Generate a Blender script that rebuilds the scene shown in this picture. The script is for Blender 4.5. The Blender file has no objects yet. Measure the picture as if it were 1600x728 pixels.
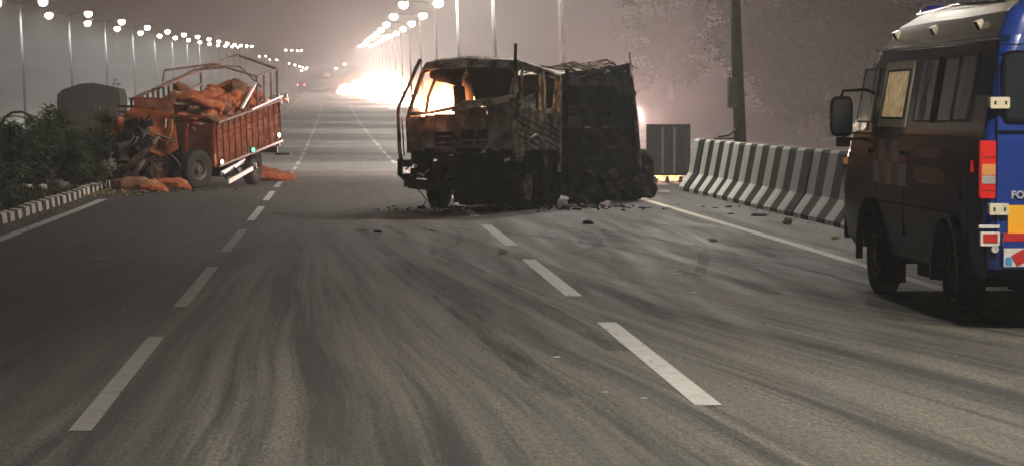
import bpy, bmesh, math, random
from mathutils import Vector, Matrix, noise as mnoise
R = math.radians
SC = bpy.context.scene
COL = SC.collection

# ------------------------------------------------------------------ camera
CAM_H = 1.7
cd = bpy.data.cameras.new('camera'); cam = bpy.data.objects.new('camera', cd); COL.objects.link(cam)
cd.sensor_width = 36; cd.lens = 94.5; cd.clip_start = .1; cd.clip_end = 5000
cam.location = (0, 0, CAM_H)
cam.rotation_euler = (R(90 - 2.66), 0, R(-3.624))
SC.camera = cam

# ------------------------------------------------------------------ night sky (city glow)
W = bpy.data.worlds.new('World'); SC.world = W; W.use_nodes = True
wn = W.node_tree.nodes; wl = W.node_tree.links
bg = wn['Background']
tc = wn.new('ShaderNodeTexCoord'); sx = wn.new('ShaderNodeSeparateXYZ'); rmp = wn.new('ShaderNodeValToRGB')
wl.new(tc.outputs['Generated'], sx.inputs[0]); wl.new(sx.outputs['Z'], rmp.inputs[0]); wl.new(rmp.outputs[0], bg.inputs[0])
rmp.color_ramp.elements[0].position = 0.0; rmp.color_ramp.elements[0].color = (.034, .031, .035, 1)
rmp.color_ramp.elements[1].position = .30; rmp.color_ramp.elements[1].color = (.008, .008, .009, 1)
bg.inputs[1].default_value = 1.0

# ------------------------------------------------------------------ render look
SC.view_settings.view_transform = 'Standard'; SC.view_settings.look = 'None'
SC.view_settings.exposure = -.28; SC.view_settings.gamma = 1
cy = SC.cycles
cy.use_denoising = True
cy.max_bounces = 5; cy.diffuse_bounces = 2; cy.glossy_bounces = 3; cy.transmission_bounces = 4
cy.volume_bounces = 0; cy.transparent_max_bounces = 12
cy.sample_clamp_indirect = 4; cy.sample_clamp_direct = 0
cy.caustics_reflective = False; cy.caustics_refractive = False
cy.use_light_tree = True

LAMP_POWER = 5000      # each street lamp
LAMP_COL = (1.0, .955, .86)
FIRE_COL = (1.0, .50, .26)
HAZE_DENSITY = .00145
HAZE_COL = (.93, .93, .93)

# ------------------------------------------------------------------ road profile
KY = [(-200, 0), (40, 0), (62, -.04), (89, -.27), (130, -.15), (231, .65), (304, 1.5), (422, 3.3), (495, 4.7), (655, 7.3), (900, 12.6), (1300, 21.2), (1700, 29)]
def g(y):
    if y <= KY[0][0]: return 0
    for i in range(len(KY) - 1):
        a, b = KY[i], KY[i + 1]
        if y <= b[0]:
            p0 = KY[i - 1] if i else a; p3 = KY[i + 2] if i + 2 < len(KY) else b
            m1 = (b[1] - p0[1]) / (b[0] - p0[0]); m2 = (p3[1] - a[1]) / (p3[0] - a[0])
            h = b[0] - a[0]; t = (y - a[0]) / h
            return (2*t**3 - 3*t*t + 1)*a[1] + (t**3 - 2*t*t + t)*h*m1 + (-2*t**3 + 3*t*t)*b[1] + (t**3 - t*t)*h*m2
    return KY[-1][1]
def xs(y):                      # sideways drift of the carriageway with distance
    return 0 if y < 45 else -.0035 * (y - 45)
def P(px, py, Y):               # point seen at pixel (px, py) of the 1600 px photograph at distance Y
    return Vector(((px - 534) / 4200 * Y, Y, CAM_H - (py - 169) / 4200 * Y))
def G(px, py):                  # the same on the flat near road
    Y = CAM_H * 4200 / (py - 169); return Vector(((px - 534) / 4200 * Y, Y, 0))

# ------------------------------------------------------------------ helpers: mesh building
class MB:
    def __init__(s): s.v = []; s.f = []; s.m = []; s.mi = 0
    def add(s, vs, fs, mi=None):
        o = len(s.v); s.v += [Vector(p) for p in vs]
        for q in fs: s.f.append([o + i for i in q]); s.m.append(s.mi if mi is None else mi)
    def box(s, c, d, rot=None, taper=1.0, mi=None):
        c = Vector(c); x, y, z = [k / 2 for k in d]; vs = []
        for k, (a, b, e) in enumerate([(-1,-1,-1),(1,-1,-1),(1,1,-1),(-1,1,-1),(-1,-1,1),(1,-1,1),(1,1,1),(-1,1,1)]):
            t = taper if e > 0 else 1
            p = Vector((a*x*t, b*y*t, e*z))
            if rot is not None: p = rot @ p
            vs.append(c + p)
        s.add(vs, [(3,2,1,0),(4,5,6,7),(0,1,5,4),(1,2,6,5),(2,3,7,6),(3,0,4,7)], mi)
    def bar(s, a, b, w, h=None, mi=None):
        a, b = Vector(a), Vector(b); h = h or w; d = b - a; L = d.length
        if L < 1e-6: return
        s.box((a + b) / 2, (w, h, L), d.to_track_quat('Z', 'Y').to_matrix(), mi=mi)
    def tube(s, pts, r, n=8, cap=True, mi=None):
        pts = [Vector(p) for p in pts]; rs = r if isinstance(r, (list, tuple)) else [r] * len(pts)
        vs = []; prev = None
        for i, p in enumerate(pts):
            d = (pts[min(i+1, len(pts)-1)] - pts[max(i-1, 0)])
            d = d.normalized() if d.length > 1e-9 else Vector((0,0,1))
            if prev is None:
                u = d.orthogonal().normalized()
            else:
                u = prev - d * prev.dot(d); u = u.normalized() if u.length > 1e-6 else d.orthogonal().normalized()
            prev = u; w = d.cross(u)
            for k in range(n):
                a = 2*math.pi*k/n; vs.append(p + (u*math.cos(a) + w*math.sin(a)) * rs[i])
        fs = [(i*n+k, i*n+(k+1)%n, (i+1)*n+(k+1)%n, (i+1)*n+k) for i in range(len(pts)-1) for k in range(n)]
        if cap: fs += [tuple(range(n-1, -1, -1)), tuple((len(pts)-1)*n + k for k in range(n))]
        s.add(vs, fs, mi)
    def lathe(s, prof, c, axis, n=24, mi=None):      # prof: (radius, distance along the axis)
        c = Vector(c); ax = Vector(axis).normalized(); u = ax.orthogonal().normalized(); w = ax.cross(u); vs = []
        for r, t in prof:
            for k in range(n):
                a = 2*math.pi*k/n; vs.append(c + ax*t + (u*math.cos(a) + w*math.sin(a))*r)
        fs = [(i*n+k, i*n+(k+1)%n, (i+1)*n+(k+1)%n, (i+1)*n+k) for i in range(len(prof)-1) for k in range(n)]
        s.add(vs, fs, mi)
    def quad(s, a, b, c, d, mi=None): s.add([a, b, c, d], [(0, 1, 2, 3)], mi)
    def sheet(s, p00, p10, p11, p01, nu, nv, amp=0, seed=0, freq=3, th=.012, mi=None, cut=0):
        """a crumpled sheet of metal with thickness between four corners"""
        p00, p10, p11, p01 = map(Vector, (p00, p10, p11, p01))
        nrm = (p10 - p00).cross(p01 - p00); nrm = nrm.normalized() if nrm.length > 0 else Vector((0,0,1))
        sd = Vector((seed*7.3, seed*3.1, seed*1.7)); front = []; back = []
        for j in range(nv+1):
            for i in range(nu+1):
                u, v = i/nu, j/nv
                p = p00*(1-u)*(1-v) + p10*u*(1-v) + p11*u*v + p01*(1-u)*v
                if amp:
                    q = p*freq + sd
                    p = p + nrm*amp*(mnoise.noise(q)*1.6 + .6*mnoise.noise(q*2.7)) + Vector((mnoise.noise(q+Vector((9,0,0))), mnoise.noise(q+Vector((0,9,0))), mnoise.noise(q+Vector((0,0,9)))))*amp*.5
                front.append(p); back.append(p - nrm*th)
        n = len(front); W1 = nu+1; fs = []
        keep = lambda i, j: not cut or mnoise.noise(Vector((i*.55+seed, j*.55, seed*2.2))) > -1+cut
        for j in range(nv):
            for i in range(nu):
                if not keep(i, j): continue
                a = j*W1+i; fs.append((a, a+1, a+W1+1, a+W1)); fs.append((n+a, n+a+W1, n+a+W1+1, n+a+1))
        edge = [(j*W1, (j+1)*W1) for j in range(nv)] + [(j*W1+nu, (j+1)*W1+nu) for j in range(nv)] + [(i, i+1) for i in range(nu)] + [(nv*W1+i, nv*W1+i+1) for i in range(nu)]
        if not cut: fs += [(a, b, n+b, n+a) for a, b in edge]
        s.add(front + back, fs, mi)
    def mesh(s, name, mats, smooth=False, auto=None):
        me = bpy.data.meshes.new(name)
        me.from_pydata([tuple(p) for p in s.v], [], s.f)
        for m in (mats if isinstance(mats, (list, tuple)) else [mats]): me.materials.append(m)
        if any(s.m): me.polygons.foreach_set('material_index', s.m)
        bm = bmesh.new(); bm.from_mesh(me); bmesh.ops.recalc_face_normals(bm, faces=bm.faces); bm.to_mesh(me); bm.free()
        if smooth: me.polygons.foreach_set('use_smooth', [True]*len(me.polygons))
        if auto: me.set_sharp_from_angle(angle=R(auto))
        me.update(); return me
    def build(s, name, mats, parent=None, smooth=False, auto=None):
        o = bpy.data.objects.new(name, s.mesh(name, mats, smooth or bool(auto), auto)); COL.objects.link(o)
        if parent: o.parent = parent
        return o

def obj_of(name, me, parent=None, loc=(0,0,0), rot=(0,0,0), scale=(1,1,1)):
    o = bpy.data.objects.new(name, me); COL.objects.link(o); o.location = loc; o.rotation_euler = rot; o.scale = scale
    if parent: o.parent = parent
    return o
def empty(name, loc=(0,0,0), rot=(0,0,0)):
    o = bpy.data.objects.new(name, None); COL.objects.link(o); o.location = loc; o.rotation_euler = rot; o.empty_display_size = .2; return o
def tag(o, label=None, cat=None, group=None, kind=None):
    if label: o['label'] = label
    if cat: o['category'] = cat
    if group: o['group'] = group
    if kind: o['kind'] = kind
    return o
def copy_tree(o, parent=None):
    c = o.copy(); COL.objects.link(c); c.parent = parent
    for ch in list(o.children): copy_tree(ch, c)
    return c
ORD = ['nearest','second','third','fourth','fifth','sixth','seventh','eighth','ninth','tenth','eleventh','twelfth','thirteenth','fourteenth','fifteenth','sixteenth','seventeenth','eighteenth','nineteenth','twentieth']

# ------------------------------------------------------------------ helpers: materials
def new_mat(name):
    m = bpy.data.materials.new(name); m.use_nodes = True
    nt = m.node_tree; return m, nt, nt.nodes['Principled BSDF'], nt.nodes['Material Output']
def N(nt, t, **k):
    n = nt.nodes.new(t)
    for a, b in k.items(): setattr(n, a, b)
    return n
def math_(nt, op, a, b=None, clamp=False):
    n = N(nt, 'ShaderNodeMath', operation=op); n.use_clamp = clamp
    for i, x in enumerate((a, b)):
        if x is None: continue
        if isinstance(x, (int, float)): n.inputs[i].default_value = x
        else: nt.links.new(x, n.inputs[i])
    return n.outputs[0]
def ramp(nt, src, stops):
    r = N(nt, 'ShaderNodeValToRGB'); nt.links.new(src, r.inputs[0]); e = r.color_ramp.elements
    while len(e) < len(stops): e.new(.5)
    for k, (p, c) in zip(e, stops): k.position = p; k.color = (c if len(c) == 4 else (*c, 1)) if not isinstance(c, (int, float)) else (c, c, c, 1)
    return r.outputs[0]
def mixc(nt, f, a, b, mode='MIX'):
    n = N(nt, 'ShaderNodeMix', data_type='RGBA', blend_type=mode)
    for sck, x in ((n.inputs[0], f), (n.inputs[6], a), (n.inputs[7], b)):
        if isinstance(x, (int, float)): sck.default_value = x
        elif isinstance(x, tuple): sck.default_value = (*x, 1) if len(x) == 3 else x
        else: nt.links.new(x, sck)
    return n.outputs[2]
def noise_(nt, vec, scale, detail=4, rough=.6, dist=0):
    n = N(nt, 'ShaderNodeTexNoise'); n.inputs['Scale'].default_value = scale; n.inputs['Detail'].default_value = detail
    n.inputs['Roughness'].default_value = rough; n.inputs['Distortion'].default_value = dist
    if vec is not None: nt.links.new(vec, n.inputs['Vector'])
    return n.outputs[0]
def surf(name, c1, c2=None, rough=.6, metal=0, scale=6, detail=6, bump=.0, bscale=40, coat=0, contrast=.22, c3=None, spec=.5, rvar=0):
    """noise-mottled surface of two or three real colours"""
    m, nt, b, out = new_mat(name); c2 = c2 or tuple(k*.65 for k in c1)
    co = N(nt, 'ShaderNodeTexCoord').outputs['Object']
    f = noise_(nt, co, scale, detail)
    st = [(.5-contrast, c2), (.5+contrast, c1)]
    if c3: st = [(.5-contrast, c2), (.5, c1), (.5+contrast, c3)]
    nt.links.new(ramp(nt, f, st), b.inputs['Base Color'])
    b.inputs['Roughness'].default_value = rough; b.inputs['Metallic'].default_value = metal; b.inputs['Coat Weight'].default_value = coat
    b.inputs['Specular IOR Level'].default_value = spec
    if rvar:
        nt.links.new(math_(nt, 'ADD', math_(nt, 'MULTIPLY', noise_(nt, co, scale*2.3, 5), rvar), rough - rvar*.5), b.inputs['Roughness'])
    if bump:
        bn = N(nt, 'ShaderNodeBump'); bn.inputs['Strength'].default_value = bump; bn.inputs['Distance'].default_value = .02
        nt.links.new(noise_(nt, co, bscale, 5), bn.inputs['Height']); nt.links.new(bn.outputs[0], b.inputs['Normal'])
    return m
def emit(name, col, strength):
    m, nt, b, out = new_mat(name)
    b.inputs['Base Color'].default_value = (*[k*.6 for k in col], 1); b.inputs['Emission Color'].default_value = (*col, 1); b.inputs['Emission Strength'].default_value = strength
    b.inputs['Roughness'].default_value = .4
    return m
def lens_mat(name, col, strength):
    m, nt, b, out = new_mat(name); lw = N(nt, 'ShaderNodeLayerWeight'); lw.inputs[0].default_value = .4
    b.inputs['Base Color'].default_value = (.5,.5,.5,1); b.inputs['Emission Color'].default_value = (*col, 1)
    nt.links.new(math_(nt, 'MULTIPLY', ramp(nt, lw.outputs['Facing'], [(.1, 1.0), (.45, .12), (.95, .004)]), strength), b.inputs['Emission Strength'])
    return m
def glass(name, col=(.02,.025,.03), rough=.06):
    m, nt, b, out = new_mat(name)
    co = N(nt, 'ShaderNodeTexCoord').outputs['Object']
    b.inputs['Base Color'].default_value = (*col, 1); b.inputs['Coat Weight'].default_value = .6
    nt.links.new(ramp(nt, noise_(nt, co, 5, 5), [(.4, rough), (.7, rough + .22)]), b.inputs['Roughness'])
    return m
def flame_mat(name, strength, core=(1, .78, .42), rim=(1, .16, .02)):
    m, nt, b, out = new_mat(name)
    co = N(nt, 'ShaderNodeTexCoord').outputs['Object']
    lw = N(nt, 'ShaderNodeLayerWeight'); lw.inputs[0].default_value = .35
    f = math_(nt, 'ADD', lw.outputs['Facing'], math_(nt, 'MULTIPLY', math_(nt, 'SUBTRACT', noise_(nt, co, 2.2, 4), .5), .9))
    em = N(nt, 'ShaderNodeEmission'); tr = N(nt, 'ShaderNodeBsdfTransparent'); mx = N(nt, 'ShaderNodeMixShader')
    nt.links.new(ramp(nt, f, [(.15, core), (.75, rim)]), em.inputs[0])
    nt.links.new(math_(nt, 'MULTIPLY', ramp(nt, f, [(.1, 1.0), (.8, .12)]), strength), em.inputs[1])
    nt.links.new(ramp(nt, f, [(.55, 0.0), (1.0, 1.0)]), mx.inputs[0])
    nt.links.new(em.outputs[0], mx.inputs[1]); nt.links.new(tr.outputs[0], mx.inputs[2]); nt.links.new(mx.outputs[0], out.inputs[0])
    return m

def flame_gas(name, strength, col):
    m, nt, b, out = new_mat(name); nt.nodes.remove(b); co = N(nt, 'ShaderNodeTexCoord').outputs['Object']
    ln = N(nt, 'ShaderNodeVectorMath', operation='LENGTH'); nt.links.new(co, ln.inputs[0])
    f = math_(nt, 'POWER', math_(nt, 'MAXIMUM', math_(nt, 'SUBTRACT', 1, ln.outputs['Value']), 0), 2.6)
    f = math_(nt, 'MULTIPLY', f, math_(nt, 'ADD', math_(nt, 'MULTIPLY', noise_(nt, co, 2.5, 3), 1.2), .35))
    e = N(nt, 'ShaderNodeEmission'); e.inputs[0].default_value = (*col, 1); nt.links.new(math_(nt, 'MULTIPLY', f, strength), e.inputs[1]); nt.links.new(e.outputs[0], out.inputs['Volume'])
    return m
def asphalt(name, base=.05, fan=True):
    m, nt, b, out = new_mat(name)
    co = N(nt, 'ShaderNodeTexCoord').outputs['Object']
    s = N(nt, 'ShaderNodeSeparateXYZ'); nt.links.new(co, s.inputs[0]); X, Y = s.outputs[0], s.outputs[1]
    mpb = N(nt, 'ShaderNodeMapping'); mpb.inputs['Scale'].default_value = (1, .045, 1); nt.links.new(co, mpb.inputs[0]); big = noise_(nt, mpb.outputs[0], .9, 6, .62); mpg = N(nt, 'ShaderNodeMapping'); mpg.inputs['Scale'].default_value = (1, .30, 1); nt.links.new(co, mpg.inputs[0]); grain = noise_(nt, mpg.outputs[0], 42, 6, .8); agg = noise_(nt, mpg.outputs[0], 95, 3, .7)
    mpm = N(nt, 'ShaderNodeMapping'); mpm.inputs['Scale'].default_value = (1, .045, 1); mpm.inputs['Rotation'].default_value = (0, 0, .08); nt.links.new(co, mpm.inputs[0]); mid = noise_(nt, mpm.outputs[0], 3.4, 6, .65)
    col = ramp(nt, big, [(.32, (base*.8, base*.78, base*.75)), (.5, (base, base*.98, base*.93)), (.7, (base*1.22, base*1.19, base*1.1))])
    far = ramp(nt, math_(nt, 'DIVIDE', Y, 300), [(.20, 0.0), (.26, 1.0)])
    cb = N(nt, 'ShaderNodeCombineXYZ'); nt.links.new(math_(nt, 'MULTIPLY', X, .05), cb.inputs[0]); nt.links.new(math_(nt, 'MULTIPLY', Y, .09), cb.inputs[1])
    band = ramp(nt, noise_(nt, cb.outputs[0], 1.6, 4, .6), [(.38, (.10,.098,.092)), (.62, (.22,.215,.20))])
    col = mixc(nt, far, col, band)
    if fan:
        # dust swept into fans by turning wheels: noise in (bearing from the pivot, distance)
        t = math_(nt, 'MAXIMUM', math_(nt, 'SUBTRACT', 46, Y), 2.5)
        u = math_(nt, 'DIVIDE', math_(nt, 'ADD', X, .7), math_(nt, 'POWER', t, 1.05))
        wob = math_(nt, 'MULTIPLY', noise_(nt, co, .07, 1), .022)
        cmb = N(nt, 'ShaderNodeCombineXYZ'); nt.links.new(math_(nt, 'ADD', u, wob), cmb.inputs[0]); nt.links.new(math_(nt, 'MULTIPLY', Y, .0009), cmb.inputs[1])
        st1 = noise_(nt, cmb.outputs[0], 55, 4, .5, .1)
        cm2 = N(nt, 'ShaderNodeCombineXYZ'); nt.links.new(math_(nt, 'ADD', u, wob), cm2.inputs[0]); nt.links.new(math_(nt, 'MULTIPLY', Y, .00035), cm2.inputs[1])
        st2 = noise_(nt, cm2.outputs[0], 260, 4, .7, .1)
        near = ramp(nt, math_(nt, 'DIVIDE', Y, 100), [(.28, 1.0), (.42, .12)])
        lft = ramp(nt, math_(nt, 'ADD', math_(nt, 'MULTIPLY', X, .08), .5), [(.30, .25), (.42, 1.0)])
        msk = math_(nt, 'MULTIPLY', math_(nt, 'MULTIPLY', ramp(nt, math_(nt, 'ADD', math_(nt, 'MULTIPLY', st1, .55), math_(nt, 'MULTIPLY', st2, .45)), [(.44, 0.0), (.56, 1.0)]), near), lft)
        msk = math_(nt, 'MULTIPLY', msk, ramp(nt, mid, [(.3, .45), (.65, 1.0)]))
        col = mixc(nt, math_(nt, 'MULTIPLY', msk, .8), col, (.205, .185, .150))
        # dark sweeps of rubber in the same fans
        drk = math_(nt, 'MULTIPLY', ramp(nt, st1, [(.34, 1.0), (.45, 0.0)]), near)
        col = mixc(nt, math_(nt, 'MULTIPLY', drk, .55), col, (.026, .025, .025))
        # soot and oil round the wrecks, and the left lane's dim lamplight painted dark
        def blot(cx, cyy, rx, ry):
            a = math_(nt, 'DIVIDE', math_(nt, 'SUBTRACT', X, cx), rx); c = math_(nt, 'DIVIDE', math_(nt, 'SUBTRACT', Y, cyy), ry)
            d = math_(nt, 'SQRT', math_(nt, 'ADD', math_(nt, 'MULTIPLY', a, a), math_(nt, 'MULTIPLY', c, c)))
            return ramp(nt, math_(nt, 'ADD', d, math_(nt, 'MULTIPLY', math_(nt, 'SUBTRACT', mid, .5), .7)), [(.45, 1.0), (1.0, 0.0)])
        soot_shade = math_(nt, 'MAXIMUM', math_(nt, 'MAXIMUM', blot(3.0, 46.5, 3.4, 4.8), blot(-.9, 38, 1.9, 11)), math_(nt, 'MULTIPLY', blot(-3.6, 20, 3.4, 28), .85))
        soot_shade = math_(nt, 'MAXIMUM', soot_shade, math_(nt, 'MULTIPLY', blot(-2.8, 46, 2.4, 7), .8))
        col = mixc(nt, math_(nt, 'MULTIPLY', soot_shade, .72), col, (.020, .019, .019))
    col = mixc(nt, 1.0, col, ramp(nt, grain, [(.36, (.50,.50,.50)), (.5, (.97,.97,.97)), (.64, (1.6,1.58,1.5))]), 'MULTIPLY')
    col = mixc(nt, ramp(nt, agg, [(.60, 0.0), (.66, .5)]), col, (base*4.2, base*4.1, base*3.8))
    nt.links.new(col, b.inputs['Base Color'])
    nt.links.new(ramp(nt, mid, [(.3, .62), (.7, .9)]), b.inputs['Roughness'])
    b.inputs['Specular IOR Level'].default_value = .35
    bn = N(nt, 'ShaderNodeBump'); bn.inputs['Strength'].default_value = .55; bn.inputs['Distance'].default_value = .012
    nt.links.new(math_(nt, 'ADD', grain, math_(nt, 'MULTIPLY', agg, .4)), bn.inputs['Height']); nt.links.new(bn.outputs[0], b.inputs['Normal'])
    return m
def paint_line(name, col, wear=.5):
    m, nt, b, out = new_mat(name)
    co = N(nt, 'ShaderNodeTexCoord').outputs['Object']
    f = noise_(nt, co, 7, 6, .7); f2 = noise_(nt, co, 60, 3, .7)
    c = ramp(nt, math_(nt, 'ADD', math_(nt, 'MULTIPLY', f, .6), math_(nt, 'MULTIPLY', f2, .4)), [(wear-.14, (.07, .066, .058)), (wear-.02, tuple(k*.72 for k in col)), (wear+.2, col)])
    nt.links.new(c, b.inputs['Base Color']); b.inputs['Roughness'].default_value = .7
    return m
def leaf_mat(name, c1, c2):
    m, nt, b, out = new_mat(name)
    oi = N(nt, 'ShaderNodeTexCoord').outputs['Object']
    nt.links.new(ramp(nt, noise_(nt, oi, 1.7, 5), [(.32, c2), (.68, c1)]), b.inputs['Base Color'])
    b.inputs['Roughness'].default_value = .65
    return m

M = dict(
    asphalt=asphalt('asphalt', .052), asphalt_old=asphalt('old_asphalt', .06, False),
    earth=surf('earth', (.10,.085,.06), (.05,.045,.035), .95, scale=.6, bump=.5),
    verge=surf('verge_grass_soil', (.085,.095,.04), (.05,.045,.03), .95, scale=2.5, bump=.8, bscale=30, c3=(.12,.11,.065)),
    white_line=paint_line('worn_white_paint', (.60,.58,.54), .455), dull_line=paint_line('very_worn_paint', (.27,.255,.23), .47), yellow_line=paint_line('worn_cream_paint', (.60,.55,.42), .40),
    kerb_w=surf('kerb_white', (.62,.60,.54), (.30,.28,.24), .85, scale=5, bump=.3), kerb_b=surf('kerb_black', (.014,.014,.014), (.045,.042,.036), .9, scale=5, bump=.3, spec=.1),
    bar_w=surf('barrier_white', (.58,.57,.52), (.34,.33,.30), .85, scale=4, bump=.25), bar_b=surf('barrier_black', (.009,.011,.010), (.026,.026,.023), .9, scale=4, bump=.25, spec=.1),
    galv=surf('galvanised_steel', (.22,.21,.20), (.12,.115,.11), .55, .6, scale=3),
    pole_metal=surf('weathered_lamp_pole', (.13,.125,.12), (.075,.07,.068), .85, .1, scale=3, spec=.2),
    dark_steel=surf('dark_steel', (.06,.055,.05), (.03,.028,.026), .55, .5, scale=6),
    char=surf('charred_metal', (.014,.012,.011), (.005,.0045,.004), .9, 0, scale=7, bump=.6, bscale=25, c3=(.035,.024,.018), contrast=.2, spec=.08),
    burnt=surf('burnt_sheet_metal', (.18,.13,.10), (.028,.022,.018), .85, .1, scale=3.4, bump=.45, bscale=22, c3=(.52,.43,.35), contrast=.17),
    ash=surf('ash_grey_metal', (.38,.30,.23), (.07,.053,.042), .8, .1, scale=4.2, bump=.4, bscale=24, c3=(.74,.66,.56), contrast=.12),
    black=surf('matt_black', (.008,.008,.008), (.004,.004,.004), .9, scale=9, spec=.12),
    tyre=surf('tyre_rubber', (.012,.0115,.011), (.022,.020,.018), .9, scale=9, bump=.3, spec=.1),
    rim=surf('wheel_rim_steel', (.28,.25,.21), (.10,.08,.06), .5, .5, scale=9),
    orange=surf('orange_truck_paint', (.50,.12,.035), (.22,.055,.02), .45, scale=5, bump=.15, coat=.3, c3=(.62,.17,.05)),
    brick=surf('red_oxide_planks', (.32,.085,.040), (.15,.045,.025), .7, scale=6, bump=.35, c3=(.42,.12,.05)),
    brownwood=surf('brown_body_planks', (.34,.085,.035), (.15,.04,.02), .75, scale=6, bump=.4, c3=(.44,.13,.05)),
    rail=surf('body_rail_paint', (.22,.12,.08), (.08,.045,.03), .65, scale=8, c3=(.36,.26,.2)),
    sack=surf('woven_sack', (.62,.145,.050), (.28,.06,.028), .85, scale=5, bump=.6, bscale=60, c3=(.46,.20,.10)),
    sack2=surf('dusty_sack', (.28,.12,.06), (.12,.05,.028), .9, scale=5, bump=.6, bscale=60, c3=(.48,.25,.13)),
    white=surf('white_enamel', (.78,.76,.70), (.55,.52,.46), .4, scale=7),
    wreck=surf('torn_brown_metal', (.13,.09,.065), (.03,.025,.022), .6, .4, scale=6, bump=.4, c3=(.26,.19,.14)),
    tarp=surf('olive_tarpaulin', (.026,.027,.024), (.016,.017,.015), .9, scale=2, bump=.4, bscale=6),
    leaf=leaf_mat('shrub_leaf', (.050,.078,.022), (.012,.022,.008)), leaf2=leaf_mat('tree_leaf', (.10,.125,.06), (.05,.06,.035)),
    bark=surf('bark', (.10,.075,.05), (.05,.04,.03), .9, scale=10, bump=.5),
    lens=lens_mat('street_lamp_lens', (1, .84, .62), 140),
    plastic=surf('white_plastic_bag', (.62,.62,.60), (.42,.42,.40), .5, scale=8),
    straw=surf('dry_straw', (.38,.30,.16), (.18,.13,.07), .9, scale=12),
    paper=surf('pale_scrap', (.6,.57,.5), (.4,.36,.3), .8, scale=12),
    stone=surf('stone', (.30,.22,.13), (.14,.10,.07), .9, scale=14, bump=.5),
    flame=flame_mat('flame', 11), flame_big=flame_mat('far_flame', 40, (1,.85,.6), (1,.35,.12)), flame_low=flame_mat('low_flame', 5, (1,.55,.2), (1,.12,.02)),
)
# ------------------------------------------------------------------ the setting
def rows(y0, y1):
    out = []; y = y0
    while y < y1:
        out.append(y); y += 1.0 if y < 70 else (2.5 if y < 160 else (6 if y < 420 else 18))
    return out + [y1]
def strip(name, x0, x1, y0, y1, dz, mat, follow=True, nx=1, kind='structure', parent=None, uneven=0, side=False):
    mb = MB(); ys = rows(y0, y1); vs = []
    for y in ys:
        for i in range(nx+1):
            x = x0 + (x1-x0)*i/nx
            e = uneven*mnoise.noise(Vector((x*.9, y*.35, 3))) if uneven else 0
            vs.append((x + (xs(y) if follow else 0), y, g(y) + dz + e))
    W1 = nx+1
    mb.add(vs, [(j*W1+i, j*W1+i+1, (j+1)*W1+i+1, (j+1)*W1+i) for j in range(len(ys)-1) for i in range(nx)])
    o = mb.build(name, mat, parent)
    if not parent: o['kind'] = kind
    return o
strip('ground', -500, 500, -120, 1650, -.05, M['earth'], False, 8)
strip('road', -4.93, 7.5, -60, 1500, 0, M['asphalt'], True, 4)
strip('verge', -8.2, -5.08, -60, 1500, .10, M['verge'], True, 8, uneven=.05)
strip('service_road', -15.2, -8.2, -60, 1500, .0, M['asphalt_old'], True, 2)
strip('far_carriageway', -27, -17.5, -60, 1500, .0, M['asphalt_old'], True, 2)
strip('opposite_carriageway', 8.9, 20, -60, 1500, .0, M['asphalt_old'], True, 2)
strip('median', 7.5, 8.9, -60, 1500, .004, M['earth'], True, 2)
# painted markings
def marking(name, x, y0, y1, w, mat):
    mb = MB(); n = max(1, int((y1-y0)/1.0)); n = min(n, 60)
    for i in range(n):
        a, b = y0+(y1-y0)*i/n, y0+(y1-y0)*(i+1)/n
        mb.quad((x-w/2+xs(a), a, g(a)+.004), (x+w/2+xs(a), a, g(a)+.004), (x+w/2+xs(b), b, g(b)+.004), (x-w/2+xs(b), b, g(b)+.004))
    o = mb.build(name, mat); o['kind'] = 'structure'; return o
for k in range(-1, 40):
    y = 14.2 + 8.85*k; marking('lane_dash', -1.38, y, y+5.85, .12, M['dull_line' if y < 40 else 'white_line'])
    y = 15.2 + 8.95*k; marking('lane_dash', 2.09, y, y+5.95, .155, M['white_line'])
marking('edge_line', -4.42, 8, 50.5, .16, M['white_line'])
marking('edge_line', -4.42, 66, 126, .16, M['white_line'])
marking('edge_line', 5.62, 8, 52, .15, M['yellow_line'])
marking('edge_line', 5.62, 60, 120, .15, M['yellow_line'])

# striped kerb: each stone a child
kerb = empty('kerb', (-5.0, 30, 0)); kerb['kind'] = 'structure'
kmb = MB(); kv = [(-.075, 0, 0), (.075, 0, 0), (.055, 0, .15), (-.075, 0, .17)]
kmb.add([(a, -.225, c) for a, _, c in kv] + [(a, .225, c) for a, _, c in kv], [(0,1,2,3), (7,6,5,4), (1,5,6,2), (2,6,7,3), (0,3,7,4), (0,4,5,1)])
kw = kmb.mesh('kerb_stone', M['kerb_w']); kb = kmb.mesh('kerb_stone', M['kerb_b'])
random.seed(4)
for i in range(62):
    y = 29 + i*.47
    o = obj_of('kerb_stone', kw if i % 2 else kb, kerb, (random.uniform(-.012,.012), y-30, random.uniform(-.012,.008)), (0, random.uniform(-.04,.04), random.uniform(-.03,.03)))
kb2 = strip('kerb_run', -5.08, -4.93, 70, 600, .15, M['kerb_w'], True, 1, parent=None)
strip('kerb_run', -5.08, -4.93, -60, 28.7, .15, M['kerb_w'], True, 1)

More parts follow.
